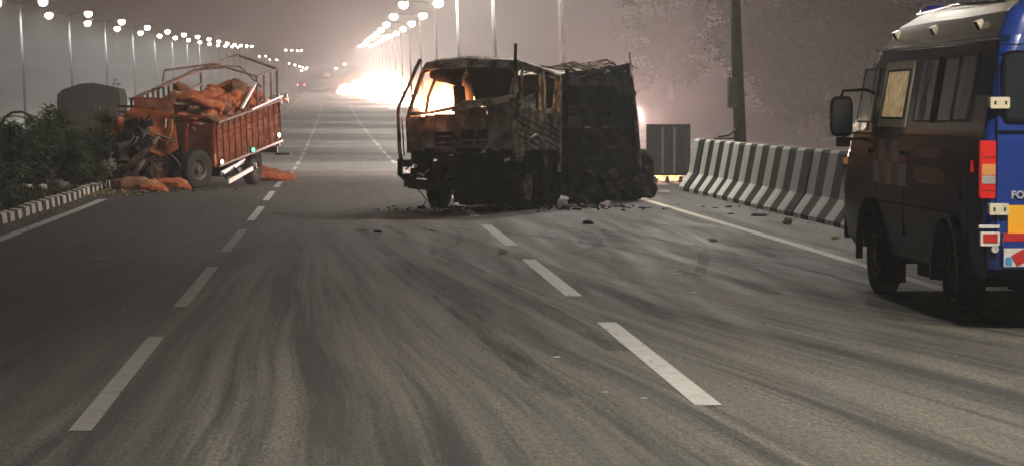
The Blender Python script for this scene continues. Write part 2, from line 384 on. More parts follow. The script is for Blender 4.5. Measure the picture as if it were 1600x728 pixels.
# grass tufts and straw on the verge
def scatter_blades(name, n, xr, yr, h, mat, seed, z0=.1, w=.012):
    random.seed(seed); mb = MB()
    for _ in range(n):
        x, y = random.uniform(*xr), random.uniform(*yr)
        if mnoise.noise(Vector((x*1.3, y*.5, 1))) < -.15: continue
        hh = h*random.uniform(.4, 1.2); a = random.uniform(0, 6.28); dx, dy = math.cos(a)*w, math.sin(a)*w; lx, ly = random.uniform(-.5,.5)*hh, random.uniform(-.5,.5)*hh
        mb.add([(x-dx, y-dy, z0), (x+dx, y+dy, z0), (x+lx, y+ly, z0+hh)], [(0,1,2)])
    me = bpy.data.meshes.new(name); me.from_pydata([tuple(v) for v in mb.v], [], mb.f); me.materials.append(mat)
    o = bpy.data.objects.new(name, me); COL.objects.link(o); return o
tag(scatter_blades('verge_grass', 26000, (-8.1,-5.1), (34, 62), .10, M['leaf'], 1), 'short dull green grass on the soil verge behind the striped kerb', 'grass', kind='stuff')
def litter(name, n, cx, cyy, rx, ry, mat, seed, s=.05, z=.01):
    random.seed(seed); mb = MB()
    for _ in range(n):
        x, y = random.gauss(cx, rx), random.gauss(cyy, ry); zz = z
        if x < -4.93: zz = .13
        rot = Matrix.Rotation(random.uniform(0, 6.28), 3, 'Z') @ Matrix.Rotation(random.uniform(-.5,.5), 3, 'X')
        mb.box((x, y, zz + random.uniform(0, s*.5)), (s*random.uniform(.3,2.2), s*random.uniform(.3,1), s*random.uniform(.15,.5)), rot)
    return mb.build(name, mat)
tag(litter('straw_litter', 420, -4.85, 54.8, .65, 1.6, M['straw'], 3, .05), 'dry straw and splinters spilled beside the smashed orange cab', 'debris', kind='stuff')
tag(litter('cab_debris', 160, -4.3, 55.8, .6, .8, M['wreck'], 5, .07), 'brown metal splinters on the road under the smashed cab', 'debris', kind='stuff')
tag(litter('glass_shards', 120, G(640,323).x, 44.4, .32, .45, M['paper'], 7, .03), 'pale broken windscreen glass below the burnt truck front', 'broken glass', kind='stuff')
tag(litter('ash_debris', 190, 3.2, 45.4, 1.2, .6, M['char'], 8, .05), 'black ash and scraps under the burnt truck', 'debris', kind='stuff')

# concrete barrier with painted bands
bar = empty('concrete_barrier', (7.25, 40, 0))
prof = [(-.22, 0), (-.22, .07), (-.02, .36), (.10, 1.02), (.13, 1.06), (.27, 1.06), (.30, 1.02), (.40, .36), (.60, .07), (.60, 0)]
bmb = MB(); L = .70; n = len(prof)
bmb.add([(x, 0, z) for x, z in prof] + [(x, L, z) for x, z in prof], [(i, (i+1) % n, n+(i+1) % n, n+i) for i in range(n)] + [tuple(range(n)), tuple(range(2*n-1, n-1, -1))])
bw, bb = bmb.mesh('painted_band', M['bar_w']), bmb.mesh('painted_band', M['bar_b'])
for i in range(62):
    y = 12.3 + i*L
    obj_of('painted_band', bw if i % 2 else bb, bar, (.018*math.sin((i//6)*2.3), y-40+(i//6)*.0, -.006*((i//6) % 2)), (0, 0, .0), (1, .985 if i % 6 == 5 else 1, 1))
tag(bar, 'long concrete barrier painted in black and white bands beside the blue van', 'barrier')

# small black ribbed steel gate standing between truck and barrier
gate = empty('steel_gate', (7.62, 62.5, g(62.5)), (0, 0, R(8)))
w, h, z0 = 1.0, 1.2, .16
m = MB(); m.box((0, 0, z0+.03), (w, .07, .06)); m.box((0, 0, z0+h-.03), (w, .07, .06)); m.box((-w/2, 0, z0+h/2), (.05, .08, h)); m.box((w/2, 0, z0+h/2), (.05, .08, h)); m.build('frame', M['dark_steel'], gate)
sl = MB(); sl.box((0, 0, 0), (.058, .03, h-.1)); slm = sl.mesh('slat', M['dark_steel']); sl2 = MB(); sl2.box((0, 0, 0), (.058, .03, h-.1)); slm2 = sl2.mesh('slat', M['galv'])
for i in range(13):
    obj_of('slat', slm2 if i in (4, 8) else slm, gate, (-w/2+.07+i*.0715, (.012 if i % 2 else -.012), z0+h/2))
m = MB(); m.box((0, .03, z0+h/2), (w-.06, .012, h-.08)); m.build('backing_panel', M['dark_steel'], gate)
for x in (-.32, -.02, .30):
    m = MB(); m.box((x, 0, z0/2-.01), (.10, .10, z0-.01), taper=.5); m.build('foot', M['dark_steel'], gate)
tag(gate, 'dark ribbed steel gate panel at the far end of the striped barrier', 'gate')
pst = empty('marker_post', tuple(P(988, 290, 66))); pst.location.z = g(66)
m = MB(); m.box((0, 0, .72), (.05, .05, 1.44)); m.build('post', M['galv'], pst); m = MB(); m.box((0, 0, 1.46), (.20, .10, .035)); m.build('cap', M['rail'], pst)
tag(pst, 'thin pale post with flat cap just behind the burnt truck', 'post')

# ------------------------------------------------------------------ street lamps
def head_mesh():
    m = MB(); pr = [(.02, .11), (.16, .10), (.26, .05), (.30, 0)]
    m.lathe(pr, (0, 0, 0), (0, 0, 1), 14); m.add([(.30*math.cos(k*math.pi/7), .30*math.sin(k*math.pi/7), 0) for k in range(14)], [tuple(range(14))]); return m
HEADME = head_mesh().mesh('lamp_head', M['galv'], True)
lm = MB(); lm.lathe([(.29, -.003), (.37, -.08), (.36, -.22), (.24, -.36), (.02, -.42)], (0, 0, 0), (0, 0, 1), 14); LENSME = lm.mesh('lens', M['lens'], True)
LS = 1.02
def lamp_proto(name, arms, H):
    r = empty(name); m = MB(); m.tube([(0,0,-.1), (0,0,H*.5), (0,0,H)], [.13, .10, .065], 12); m.build('pole', M['pole_metal'], r, smooth=True)
    m = MB(); m.box((0,0,.03), (.42,.42,.05)); m.box((0,0,.12), (.3,.3,.16), taper=.7); m.build('base_plate', M['galv'], r)
    for ax in arms:
        m = MB(); m.tube([(0,0,H-.15), (ax*.4,0,H+.12), (ax*.85,0,H+.22), (ax,0,H+.22)], [.04,.035,.03,.03], 8); m.build('arm', M['galv'], r, smooth=True)
        h = obj_of('lamp_head', HEADME, r, (ax, 0, H+.16), (0,0,0), (1, .8, 1)); obj_of('lens', LENSME, h, scale=(LS*1.15, LS*1.4, LS*1.4))
    return r
def add_light(p, power, rad=.25, ang=170, blend=.35, color=None, typ='SPOT'):
    ld = bpy.data.lights.new('scene_light', typ); ld.energy = power; ld.color = color or LAMP_COL; ld.shadow_soft_size = rad
    if typ == 'SPOT': ld.spot_size = R(ang); ld.spot_blend = blend
    o = bpy.data.objects.new('scene_light', ld); COL.objects.link(o); o.location = p; return o
HR, HL = 9.7, 10.1
LEAN = R(-2.4)
pr = lamp_proto('street_lamp', (-2.5, .35), HR)
ylist = [11.5 + 41.7*k for k in range(-1, 19)]
j = 0
for k, y in enumerate(ylist):
    o = pr if k == 0 else copy_tree(pr)
    o.location = (7.97, y, g(y)+.02); o.rotation_euler = (0, LEAN, 0)
    if y > 40: tag(o, f'{ORD[j]} tall street lamp post in the row behind the striped barrier', 'street lamp', 'street lamps along the median on the right'); j += 1
    else: tag(o, 'street lamp post beside the camera, ' + ('just ahead of' if y > 0 else 'well behind') + ' it, out of the frame', 'street lamp', 'street lamps along the median on the right')
    for ax in ((-2.5, .35) if k < 6 else (-2.5,)):
        if y < 700: add_light((7.97+ax-.4, y, g(y)+HR-.60), LAMP_POWER * (.10 if y < 0 else .75 if y > 40 and y < 90 else .80 if y < 90 else 1.35))
# the grey box and bracket on the first visible pole
pole_y = ylist[2]
bx = empty('junction_box', (7.97-.20, pole_y-.02, 1.68)); m = MB(); m.box((0, 0, .32), (.20, .18, .60)); m.box((-.005, -.095, .32), (.17, .012, .55)); m.tube([(-.08,0,.6), (-.05,0,.70), (.05,0,.72), (.14,0,.66)], .012, 6)
m.build('box_body', M['galv'], bx); m = MB(); m.bar((.08,.0,.2),(.16,.0,.2),.03); m.bar((.08,.0,.5),(.16,.0,.5),.03); m.build('bracket', M['galv'], bx)
tag(bx, 'grey junction box strapped to the nearest lamp post', 'junction box')
fb = empty('pole_foot_bracket', (7.97, pole_y-.2, 1.07)); fb.location.x = 7.7
m = MB(); m.box((-.12,0,.02), (.40,.25,.03)); m.tube([(-.25,0,.06), (-.02,0,.10), (.12,0,.22), (.18,0,.5)], .03, 6); m.build('bracket_arm', M['dark_steel'], fb)
tag(fb, 'dark curved bracket lying on top of the barrier at the lamp post', 'bracket')

pl = lamp_proto('street_lamp', (-2.0, 2.0), HL)
random.seed(2)
for k in range(15):
    y = 236 + 41.9*k - 41.9
    o = pl if k == 0 else copy_tree(pl)
    zz = g(y)*.92 + .5
    o.location = (-27.4, y, zz - .4); o.rotation_euler = (0, LEAN, 0)
    tag(o, f'{ORD[k]} double-armed street lamp post in the row beyond the dark shrubs', 'street lamp', 'street lamps along the far carriageway on the left')
    for ax in (-2, 2):
        if y < 560: add_light((-27.8+ax, y, zz+HL-1.05), LAMP_POWER*1.25, .4, color=(.90,1,.95))
# lamps of a distant junction, far beyond the orange truck
dl = lamp_proto('distant_lamp', (.8,), 8)
spots = [(447,79),(456,79),(466,80),(472,79.5),(453,100),(461,102),(469,104),(474,105.5),(481,106),(479,108),(472,110.5),(463,113.5),(452,116.5),(525,107),(538,100.5),(407,89),(417,88),(423,94),(434,94)]
for k, (px, py) in enumerate(spots):
    Y = 1000 + (k*37) % 160; p = P(px, py, Y)
    o = dl if k == 0 else copy_tree(dl)
    s = 1.25 if k in (0,1,5,13,14) else .9; gz = min(g(Y), p.z - 8.1)
    o.location = (p.x-.8, Y, gz); o.scale = (s, s, (p.z - gz)/8.1)
    up = py < 95; same = sorted(q[0] for q in spots if (q[1] < 95) == up); tag(o, f"distant junction lamp, {'leftmost' if same.index(px) == 0 else ORD[same.index(px)] + ' from the left'} in the {'upper' if up else 'lower'} cluster", 'street lamp', 'lamps of the distant junction')
# ------------------------------------------------------------------ wheels
def wheel_parts(root, c, r, w, side, rim_r=.55, tyre_mat=None, rim_mat=None, rx=None):
    """wheel whose axle runs along x; side +1 shows its rim towards +x"""
    w_ = empty('wheel', c, rx or (0,0,0)); w_.parent = root; s = side; h = w/2
    m = MB(); m.lathe([(r*rim_r, -h*s*.9), (r*.90, -h*s), (r*.985, -h*s*.8), (r, -h*s*.55), (r, h*s*.55), (r*.985, h*s*.8), (r*.90, h*s), (r*.72, h*s*1.02), (r*rim_r, h*s*.85)], (0,0,0), (1,0,0), 36)
    for k in range(36):
        a = 2*math.pi*k/36; m.box((0, math.cos(a)*r, math.sin(a)*r), (w*.8, r*.07, .012), Matrix.Rotation(a+math.pi/2, 3, 'X'))
    m.build('tyre', tyre_mat or M['tyre'], w_, auto=35)
    m = MB(); m.lathe([(r*rim_r*1.02, h*s*.88), (r*rim_r*.92, h*s*.8), (r*rim_r*.86, h*s*.2), (r*rim_r*.5, h*s*.35), (r*rim_r*.42, h*s*.62), (r*.2, h*s*.75), (r*.17, h*s*.95), (.001, h*s*.97)], (0,0,0), (1,0,0), 28)
    for k in range(6):
        a = 2*math.pi*k/6; m.lathe([(.018, h*s*.55), (.018, h*s*.78), (.001, h*s*.79)], (0, math.cos(a)*r*.30, math.sin(a)*r*.30), (1,0,0), 6)
    m.build('rim', rim_mat or M['rim'], w_, auto=35)
    return w_

# ------------------------------------------------------------------ blue ambulance van
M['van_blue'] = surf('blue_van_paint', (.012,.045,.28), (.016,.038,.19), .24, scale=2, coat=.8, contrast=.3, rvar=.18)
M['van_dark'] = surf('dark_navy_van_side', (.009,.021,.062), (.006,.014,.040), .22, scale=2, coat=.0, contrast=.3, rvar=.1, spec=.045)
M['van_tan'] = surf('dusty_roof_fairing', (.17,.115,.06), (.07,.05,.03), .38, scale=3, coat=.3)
M['grey_panel2'] = surf('satin_letter', (.62,.62,.60), (.45,.45,.44), .3, .3); M['glass'] = glass('dark_tinted_glass'); M['glass2'] = glass('grey_sliding_glass', (.028,.033,.038), .10)
M['red_lens'] = emit('red_tail_lens', (.75,.012,.008), .35); M['amber_lens'] = emit('amber_lens', (.8,.35,.10), .25)
M['clear_lens'] = surf('clear_lens', (.45,.45,.40), (.28,.27,.24), .2, scale=20, coat=1)
M['yellow_plate'] = surf('yellow_number_plate', (.85,.42,.012), (.80,.38,.01), .5, scale=3)
M['chrome'] = surf('chrome_trim', (.62,.62,.60), (.4,.4,.4), .15, 1.0, scale=6)
M['red_paint'] = surf('faded_red_decal', (.22,.03,.02), (.10,.02,.018), .4, scale=5); M['red_band'] = surf('red_sticker', (.55,.02,.02), (.4,.02,.02), .4, scale=5)
M['chk_w'] = surf('decal_white', (.72,.66,.62), (.45,.42,.40), .4, scale=7); M['chk_r'] = surf('decal_red', (.62,.08,.05), (.34,.05,.035), .4, scale=7)
m_, nt, b, out = new_mat('lit_cabin_window'); co = N(nt, 'ShaderNodeTexCoord').outputs['Object']
f_ = noise_(nt, co, 9, 6, .7, 1.5); b.inputs['Base Color'].default_value = (.3,.24,.14,1); b.inputs['Roughness'].default_value = .2
nt.links.new(ramp(nt, f_, [(.35, (.22,.13,.045)), (.55, (.55,.38,.17)), (.75, (1,.88,.62))]), b.inputs['Emission Color']); b.inputs['Emission Strength'].default_value = .55; M['lit_pane'] = m_
M['cream'] = surf('cream_lamp_housing', (.80,.72,.52), (.6,.52,.36), .35, scale=9)
M['blue_lens'] = surf('blue_beacon_lens', (.015,.03,.30), (.01,.02,.2), .15, coat=1)

VX, VY = 4.86, 20.05                 # left side plane and rear end of the van
van = empty('ambulance_van', (VX, VY, 0))
def hw(z):                            # inset of the left side from x = 0 (tumblehome)
    t = [(.35,.05),(.6,.0),(1.45,.0),(1.6,.02),(2.2,.12),(2.42,.19),(2.6,.42)]
    for a, b in zip(t, t[1:]):
        if z <= b[0]: return a[1] + (b[1]-a[1])*max(0,(z-a[0]))/(b[0]-a[0])
    return t[-1][1]
BW = 1.95
levels = [(.40,.10,5.60),(.48,.03,5.85),(.75,.0,5.96),(1.0,.0,5.93),(1.22,.0,5.80),(1.45,.0,5.50),(1.55,.01,5.36),(1.8,.03,5.16),(2.05,.05,4.98),(2.2,.07,4.86),(2.25,.085,4.78),(2.43,.10,4.42),(2.52,.14,4.15),(2.565,.4,3.7)]
def ring(z, yr, yf, ins=0, rad=.16):
    x0 = hw(z)+ins; x1 = BW-hw(z)-ins; pts = []
    rf = min(.45, rad*2.4)
    def arc(cx, cyy, r, a0, a1, n=7):
        for k in range(n): a = R(a0+(a1-a0)*k/(n-1)); pts.append((cx+math.cos(a)*r, cyy+math.sin(a)*r, z))
    arc(x0+rad, yr+rad, rad, 180, 270); arc(x1-rad, yr+rad, rad, 270, 360); arc(x1-rf, yf-rf, rf, 0, 90); arc(x0+rf, yf-rf, rf, 90, 180)
    return pts
mb = MB(); rings = [ring(z, yr, yf, .0, .10 if z < 2.2 else .14) for z, yr, yf in levels]
# extra stations along the sides so that the paint can change at the corner
n = len(rings[0]); vs = [p for r_ in rings for p in r_]
for j in range(len(rings)-1):
    for k in range(n):
        a = rings[j][k]; b = rings[j][(k+1) % n]
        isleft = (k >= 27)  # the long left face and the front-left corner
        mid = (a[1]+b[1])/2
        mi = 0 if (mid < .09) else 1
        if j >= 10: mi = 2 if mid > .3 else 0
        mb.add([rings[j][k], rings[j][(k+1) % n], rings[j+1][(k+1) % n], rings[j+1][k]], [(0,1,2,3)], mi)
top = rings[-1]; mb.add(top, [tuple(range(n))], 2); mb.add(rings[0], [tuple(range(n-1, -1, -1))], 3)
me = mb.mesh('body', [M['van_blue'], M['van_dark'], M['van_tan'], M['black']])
bm = bmesh.new(); bm.from_mesh(me); bmesh.ops.remove_doubles(bm, verts=bm.verts, dist=.0005); bm.to_mesh(me); bm.free()
me.polygons.foreach_set('use_smooth', [True]*len(me.polygons)); me.set_sharp_from_angle(angle=R(32))
body = obj_of('body', me, van)
# cut the wheel arches
WY = (1.25, 4.42); WR = .345
cut = MB()
for yy in WY: cut.lathe([(.001,-.2),(.47,-.2),(.47,2.2),(.001,2.2)], (0, yy, .36), (1,0,0), 32)
cme = cut.mesh('cutter', M['black']); co_ = bpy.data.objects.new('cutter', cme); COL.objects.link(co_); co_.parent = van
md = body.modifiers.new('b', 'BOOLEAN'); md.operation = 'DIFFERENCE'; md.object = co_; md.solver = 'EXACT'
bpy.context.view_layer.update()
me2 = bpy.data.meshes.new_from_object(body.evaluated_get(bpy.context.evaluated_depsgraph_get()))
if len(me2.polygons) > 100: body.modifiers.clear(); body.data = me2
bpy.data.objects.remove(co_)
for yy in WY:
    for xx, sd in ((.13, -1), (BW-.13, 1)):
        wheel_parts(van, (xx, yy, WR), WR, .21, sd, .56, rim_mat=M['dark_steel'])
    for sd in (0, 1):
        m = MB(); pts = [(0, yy+math.cos(a)*.485, .36+math.sin(a)*.485) for a in [R(-8+196*k/18) for k in range(19)]]
        X0 = -.012 if sd == 0 else BW+.012
        for p, q in zip(pts, pts[1:]):
            m.bar((X0, p[1], p[2]), (X0, q[1], q[2]), .055, .06)
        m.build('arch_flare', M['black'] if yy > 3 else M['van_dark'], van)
    m = MB(); m.box((BW/2, yy, .33), (BW-.4, .12, .12)); m.build('axle', M['black'], van)
m = MB(); m.box((BW/2, 2.9, .42), (1.0, 5.0, .16)); m.box((.35, 2.7, .36), (.4, .8, .22)); m.box((1.2,.8,.33),(.2,1.6,.14)); m.tube([(.5,-.02,.30),(.5,1.2,.28)], .035, 8); m.build('chassis', M['black'], van)
m = MB(); m.box((.10, .70, .30), (.05,.02,.30)); m.build('mud_flap', M['black'], van); m = MB(); m.box((.10, 3.86, .30), (.22,.02,.34)); m.build('mud_flap', M['black'], van)
def X(z, out=.006): return hw(z) - out      # x on the left flank at height z
def flank(m, y0, y1, z0, z1, out=.006, nz=3, mi=None):  # a panel that follows the flank
    for k in range(nz):
        a, b = z0+(z1-z0)*k/nz, z0+(z1-z0)*(k+1)/nz
        m.add([(X(a,out), y0, a), (X(a,out), y1, a), (X(b,out), y1, b), (X(b,out), y0, b), (X(a,0)+.01, y0, a), (X(a,0)+.01, y1, a), (X(b,0)+.01, y1, b), (X(b,0)+.01, y0, b)],
              [(0,1,2,3), (0,3,7,4), (1,5,6,2), (3,2,6,7), (0,4,5,1)], mi)
def frame_on(name, y0, y1, z0, z1, t, mat, out=.014, parent=None):
    m = MB(); flank(m, y0, y1, z0-t, z0, out, 1); flank(m, y0, y1, z1, z1+t, out, 1); flank(m, y0-t, y0, z0-t, z1+t, out); flank(m, y1, y1+t, z0-t, z1+t, out)
    return m.build(name, mat, parent or van)
def win(y0, y1, z0, z1, gm, frame=True):
    m = MB(); flank(m, y0, y1, z0, z1, .008); w_ = m.build('window', gm, van)
    if frame: frame_on('window_frame', y0, y1, z0, z1, .016, M['dark_steel'], parent=w_)
    return w_
yy = lambda px, z=1.9: (VX+hw(z))*4200/(px-534) - VY
wa = win(yy(1504), yy(1446), 1.60, 2.10, M['glass2'], True)
m = MB(); flank(m, yy(1481), yy(1474), 1.58, 2.12, .022); m.build('window_divider', M['black'], wa)
# patterned film seen on the first sliding pane
M['film'] = surf('etched_window_film', (.20,.215,.22), (.07,.08,.085), .5, scale=9)
m = MB()
for (cy_, cz, ry_, rz_) in ((.0,.13,.10,.12), (.0,-.02,.05,.09), (0,-.16,.10,.11)):
    yc = yy(1457)+.0; pts = [(yc+cy_+math.cos(a)*ry_*1.3, 1.86+cz+math.sin(a)*rz_) for a in [2*math.pi*k/16 for k in range(16)]]
    m.add([(X(z,.011), y, z) for y, z in pts], [tuple(range(16))])
m.build('window_film', M['film'], wa)
win(yy(1530), yy(1509), 1.61, 2.11, M['glass'])
wl_ = win(yy(1428), yy(1394), 1.62, 2.02, M['lit_pane']); frame_on('pane_surround', yy(1430.5), yy(1391.5), 1.60, 2.04, .07, M['cream'], .010, wl_)
# darker door skin round the lit pane, front door window
w3 = win(yy(1378), yy(1356), 1.58, 2.05, M['glass']); 
m = MB(); m.add([(X(1.45,.012), 5.36,1.47),(X(1.5,.012),4.65,1.50),(X(2.1,.012),4.62,2.10),(X(2.12,.012),4.78,2.12)],[(0,1,2,3)]); m.build('quarter_glass', M['glass'], van)
# panel gaps and trim
for px in (1388, 1432, 1537):
    m = MB(); y0 = yy(px); flank(m, y0, y0+.012, .60, 2.14, .003); m.build('door_gap', M['black'], van)
m = MB(); flank(m, .15, 5.3, 1.455, 1.475, .018, 1); m.build('belt_trim', M['dark_steel'], van)
m = MB(); flank(m, .12, 4.7, .86, .872, .008, 1); m.build('flank_crease', M['black'], van)
m = MB(); flank(m, .15, 4.75, 2.215, 2.235, .03, 1); m.build('drip_rail', M['chrome'], van)
for px in (1436, 1384): m = MB(); m.box((X(1.3)-.015, yy(px), 1.31), (.03,.15,.035)); m.build('door_handle', M['black'], van)
m = MB(); m.lathe([(.001,.0),(.05,.0),(.05,.01),(.001,.012)], (-.0, yy(1511,1.), 1.03), (-1,0,0), 14); m.build('fuel_cap', M['black'], van)
m = MB(); m.box((-.012, yy(1532,1.2), 1.25), (.02,.03,.09)); m.build('side_marker', M['red_lens'], van)
# chequered decal: two rows of alternating fields, and two faded red patches
ys_ = [yy(p, 1.2) for p in (1372, 1381, 1391, 1401, 1411, 1424)]
for row, (z0, z1) in enumerate(((1.02, 1.22), (1.22, 1.42))):
    for k in range(5):
        m = MB(); flank(m, ys_[k+1]+.002, ys_[k]-.002, z0+.003, z1-.003, .004, 1); m.build('decal_field', M['chk_r'] if (k+row) % 2 else M['chk_w'], van)
def patch(cyy, cz, ry, rz):
    m = MB(); m.add([(X(cz,.004), cyy+math.copysign(abs(math.cos(a))**.6, math.cos(a))*ry, cz+math.copysign(abs(math.sin(a))**.6, math.sin(a))*rz) for a in [2*math.pi*k/24 for k in range(24)]], [tuple(range(24))]); m.build('red_decal', M['red_paint'], van)
patch(yy(1460,1.3), 1.335, .50, .05); patch(yy(1461,1.2), 1.14, .62, .07)
# roof: fairing side lamps, blue beacon, rails
for px, py, dx in ((1407,46,0),(1466,38,0),(1538,20,0)):
    yv = yy(px, 2.3); m = MB(); m.box((.165, yv, 2.35), (.05, .13, .085), Matrix.Rotation(R(-28),3,'Y')); lo = m.build('roof_lamp', M['cream'], van)
    m = MB(); m.box((.143, yv, 2.348), (.02, .05, .06), Matrix.Rotation(R(-28),3,'Y')); m.build('lamp_slot', M['black'], lo)
m = MB(); m.lathe([(.001,.14),(.10,.13),(.15,.09),(.16,0)], (.52, 4.05, 2.49), (0,0,1), 20); m.box((.95, 4.05, 2.53), (.95,.26,.10)); m.lathe([(.001,.14),(.10,.13),(.15,.09),(.16,0)], (1.42, 4.05, 2.49), (0,0,1), 20); m.build('beacon', M['blue_lens'], van, auto=30)
m = MB(); m.box((.95, 4.05, 2.48), (1.1,.32,.03)); m.build('beacon_base', M['galv'], van)
m = MB(); m.tube([(.24,.4,2.52),(.24,2.0,2.55),(.24,3.6,2.53)], .012, 6); m.build('roof_rail', M['chrome'], van, smooth=True)
# mirror on its arm
mx = P(1320, 200, VY+4.95).x - VX
mi_ = empty('mirror', (mx, 4.95, 1.62)); mi_.parent = van
m = MB(); m.lathe([(.001,-.05),(.5,-.05),(.72,-.02),(.75,.03),(.66,.07),(.001,.075)], (0,0,0), (0,1,0), 4)
m = MB(); pr_ = [(math.copysign(abs(math.cos(a))**.45, math.cos(a))*.105, math.copysign(abs(math.sin(a))**.45, math.sin(a))*.19) for a in [2*math.pi*k/28 for k in range(28)]]
for s0, y_ in ((.86,-.05),(1,-.035),(1,.02),(.8,.07)):
    m.v += [Vector((a*s0, y_, b*s0)) for a, b in pr_]
for j_ in range(3):
    for k in range(28): m.f.append([j_*28+k, j_*28+(k+1)%28, (j_+1)*28+(k+1)%28, (j_+1)*28+k]); m.m.append(0)
m.f.append(list(range(27,-1,-1))); m.m.append(0); m.f.append([84+k for k in range(28)]); m.m.append(0)
m.build('mirror_housing', M['black'], mi_, auto=35)
m = MB(); m.add([(a*.84, -.052, b*.84) for a, b in pr_], [tuple(range(28))]); m.build('mirror_glass', M['glass'], mi_)
m = MB(); m.tube([(.0,.02,.17),(.02,.02,.24),(.14,.02,.245),(-mx+.14,.08,.26)], .014, 7); m.tube([(.0,.02,-.16),(.06,.02,-.22),(-mx+.06,.1,-.2)], .016, 7); m.build('mirror_arm', M['black'], mi_, smooth=True)
m = MB(); m.box((.02,-.0,-.24),(.12,.08,.09)); m.build('arm_foot', M['black'], mi_)
# front: windscreen, bonnet lamp
m = MB(); m.add([(.16,5.40,1.52),(BW-.16,5.40,1.52),(BW-.28,4.93,2.14),(.28,4.93,2.14)], [(0,1,2,3)]); m.build('windscreen', M['glass'], van)
for xx in (.16, BW-.16):
    m = MB(); m.box((xx,5.86,1.02),(.26,.16,.30)); m.build('headlight', M['clear_lens'], van)
m = MB(); m.box((-.008,5.62,1.19),(.03,.10,.055)); m.build('indicator', M['amber_lens'], van)
m = MB(); m.box((BW/2,5.92,.55),(BW-.1,.14,.22)); m.build('front_bumper', M['black'], van)
# ---- rear face
Z = lambda py: CAM_H - (py-169)/4200*VY
XX = lambda px: (px-534)/4200*VY - VX
def plate(name, x0, x1, z0, z1, mat, d=.02, y=-.0, r=.0, parent=None, n=5):
    m = MB()
    if r:
        pts = []
        for cx, cz, a0 in ((x1-r,z1-r,0),(x0+r,z1-r,90),(x0+r,z0+r,180),(x1-r,z0+r,270)):
            for k in range(n): a = R(a0+90*k/(n-1)); pts.append((cx+math.cos(a)*r, cz+math.sin(a)*r))
        q = len(pts); m.add([(a, y-d, b) for a, b in pts]+[(a, y+.02, b) for a, b in pts], [tuple(range(q))]+[(k,(k+1)%q,q+(k+1)%q,q+k) for k in range(q)])
    else: m.box(((x0+x1)/2, y+(.02-d)/2, (z0+z1)/2), (x1-x0, d+.02, z1-z0))
    return m.build(name, mat, parent or van)
for sgn in (0, 1):
    def fl(a, b): return (a, b) if sgn == 0 else (BW-b, BW-a)
    a, b = fl(XX(1543), XX(1568))
    tl = plate('tail_light', a, b, Z(312), Z(221), M['red_lens'], .035, .03, .018)
    a2, b2 = fl(XX(1545), XX(1566.5)); plate('indicator_lens', a2, b2, Z(275), Z(258), M['amber_lens'], .045, .03, .006, tl); plate('reverse_lens', a2, b2, Z(289), Z(276), M['clear_lens'], .045, .03, .006, tl)
    for zz in (248, 301): plate('lens_ridge', a2, b2, Z(zz), Z(zz-2), M['red_paint'], .038, .03, 0, tl)
    for (p0, p1) in ((170,152), (338,320)):
        a, b = fl(XX(1556), XX(1587)); hg = plate('hinge', a, b, Z(p0), Z(p1), M['cream'], .05, .0, .012)
        for hx in (XX(1562), XX(1579)):
            q, w_ = fl(hx, hx+.015); plate('hinge_bolt', q, w_, Z((p0+p1)/2+3), Z((p0+p1)/2-3), M['dark_steel'], .056, 0, .003, hg)
    a, b = fl(XX(1543), XX(1574)); rf = plate('reflector', a, b, Z(387), Z(365), M['white'], .028, .0, .008); a, b = fl(XX(1547), XX(1570)); plate('reflector_lens', a, b, Z(382), Z(368), M['red_band'], .034, .0, .004, rf)
    a, b = fl(XX(1541), XX(1574)); plate('reflective_strip', a, b, Z(359), Z(354), M['white'], .012, .0)
    # rear window in its rubber frame
    a, b = fl(XX(1577), BW/2-.03); wf = plate('rear_window', a, b, Z(191), Z(79), M['black'], .016, 0, .07); plate('rear_pane', a+.022, b-.022, Z(186), Z(84), M['glass'], .021, 0, .05, wf)
    a, b = fl(XX(1568.5), BW/2-.008); m = MB(); m.box((a if sgn == 0 else b, -.003, 1.35), (.010,.012,1.45)); m.box(((a+b)/2,-.003,Z(69)), (b-a,.012,.010)); m.box(((a+b)/2,-.006,Z(206)), (b-a,.02,.012)); m.build('door_edge', M['black'], van)
m = MB(); m.box((BW/2, -.003, 1.35), (.012,.012,1.7)); m.build('door_gap', M['black'], van)
plate('number_plate', XX(1587), XX(1587)+.50, Z(369), Z(323), M['yellow_plate'], .022, 0, .01)
m = MB(); m.lathe([(.028,0),(.028,.02),(.012,.022),(.012,.01),(.001,.01)], (XX(1567), -.0, Z(392)), (0,-1,0), 18); m.build('socket', M['white'], van)
M['bump_red'] = M['red_band']
pb = plate('rear_bumper', XX(1576), BW-(XX(1576)), Z(421), Z(372), M['van_blue'], .09, 0, .015)
plate('bumper_red_stripe', XX(1577), BW-XX(1577), Z(379), Z(367), M['red_band'], .096, 0, 0, pb)
plate('bumper_white_panel', XX(1577), XX(1577)+.30, Z(419), Z(390), M['white'], .096, 0, 0, pb)
M['sky_sticker'] = surf('light_blue_sticker', (.08,.30,.55), (.05,.2,.4), .4)
plate('blue_sticker', XX(1579), XX(1590), Z(417), Z(404), M['sky_sticker'], .100, 0, .008, pb)
m = MB(); xa = XX(1588); m.add([(xa,-.103,Z(402)),(xa+.10,-.103,Z(390)),(xa+.14,-.103,Z(408)),(xa+.05,-.103,Z(418))],[(0,1,2,3)]); m.build('red_arrow_sticker', M['red_band'], pb)
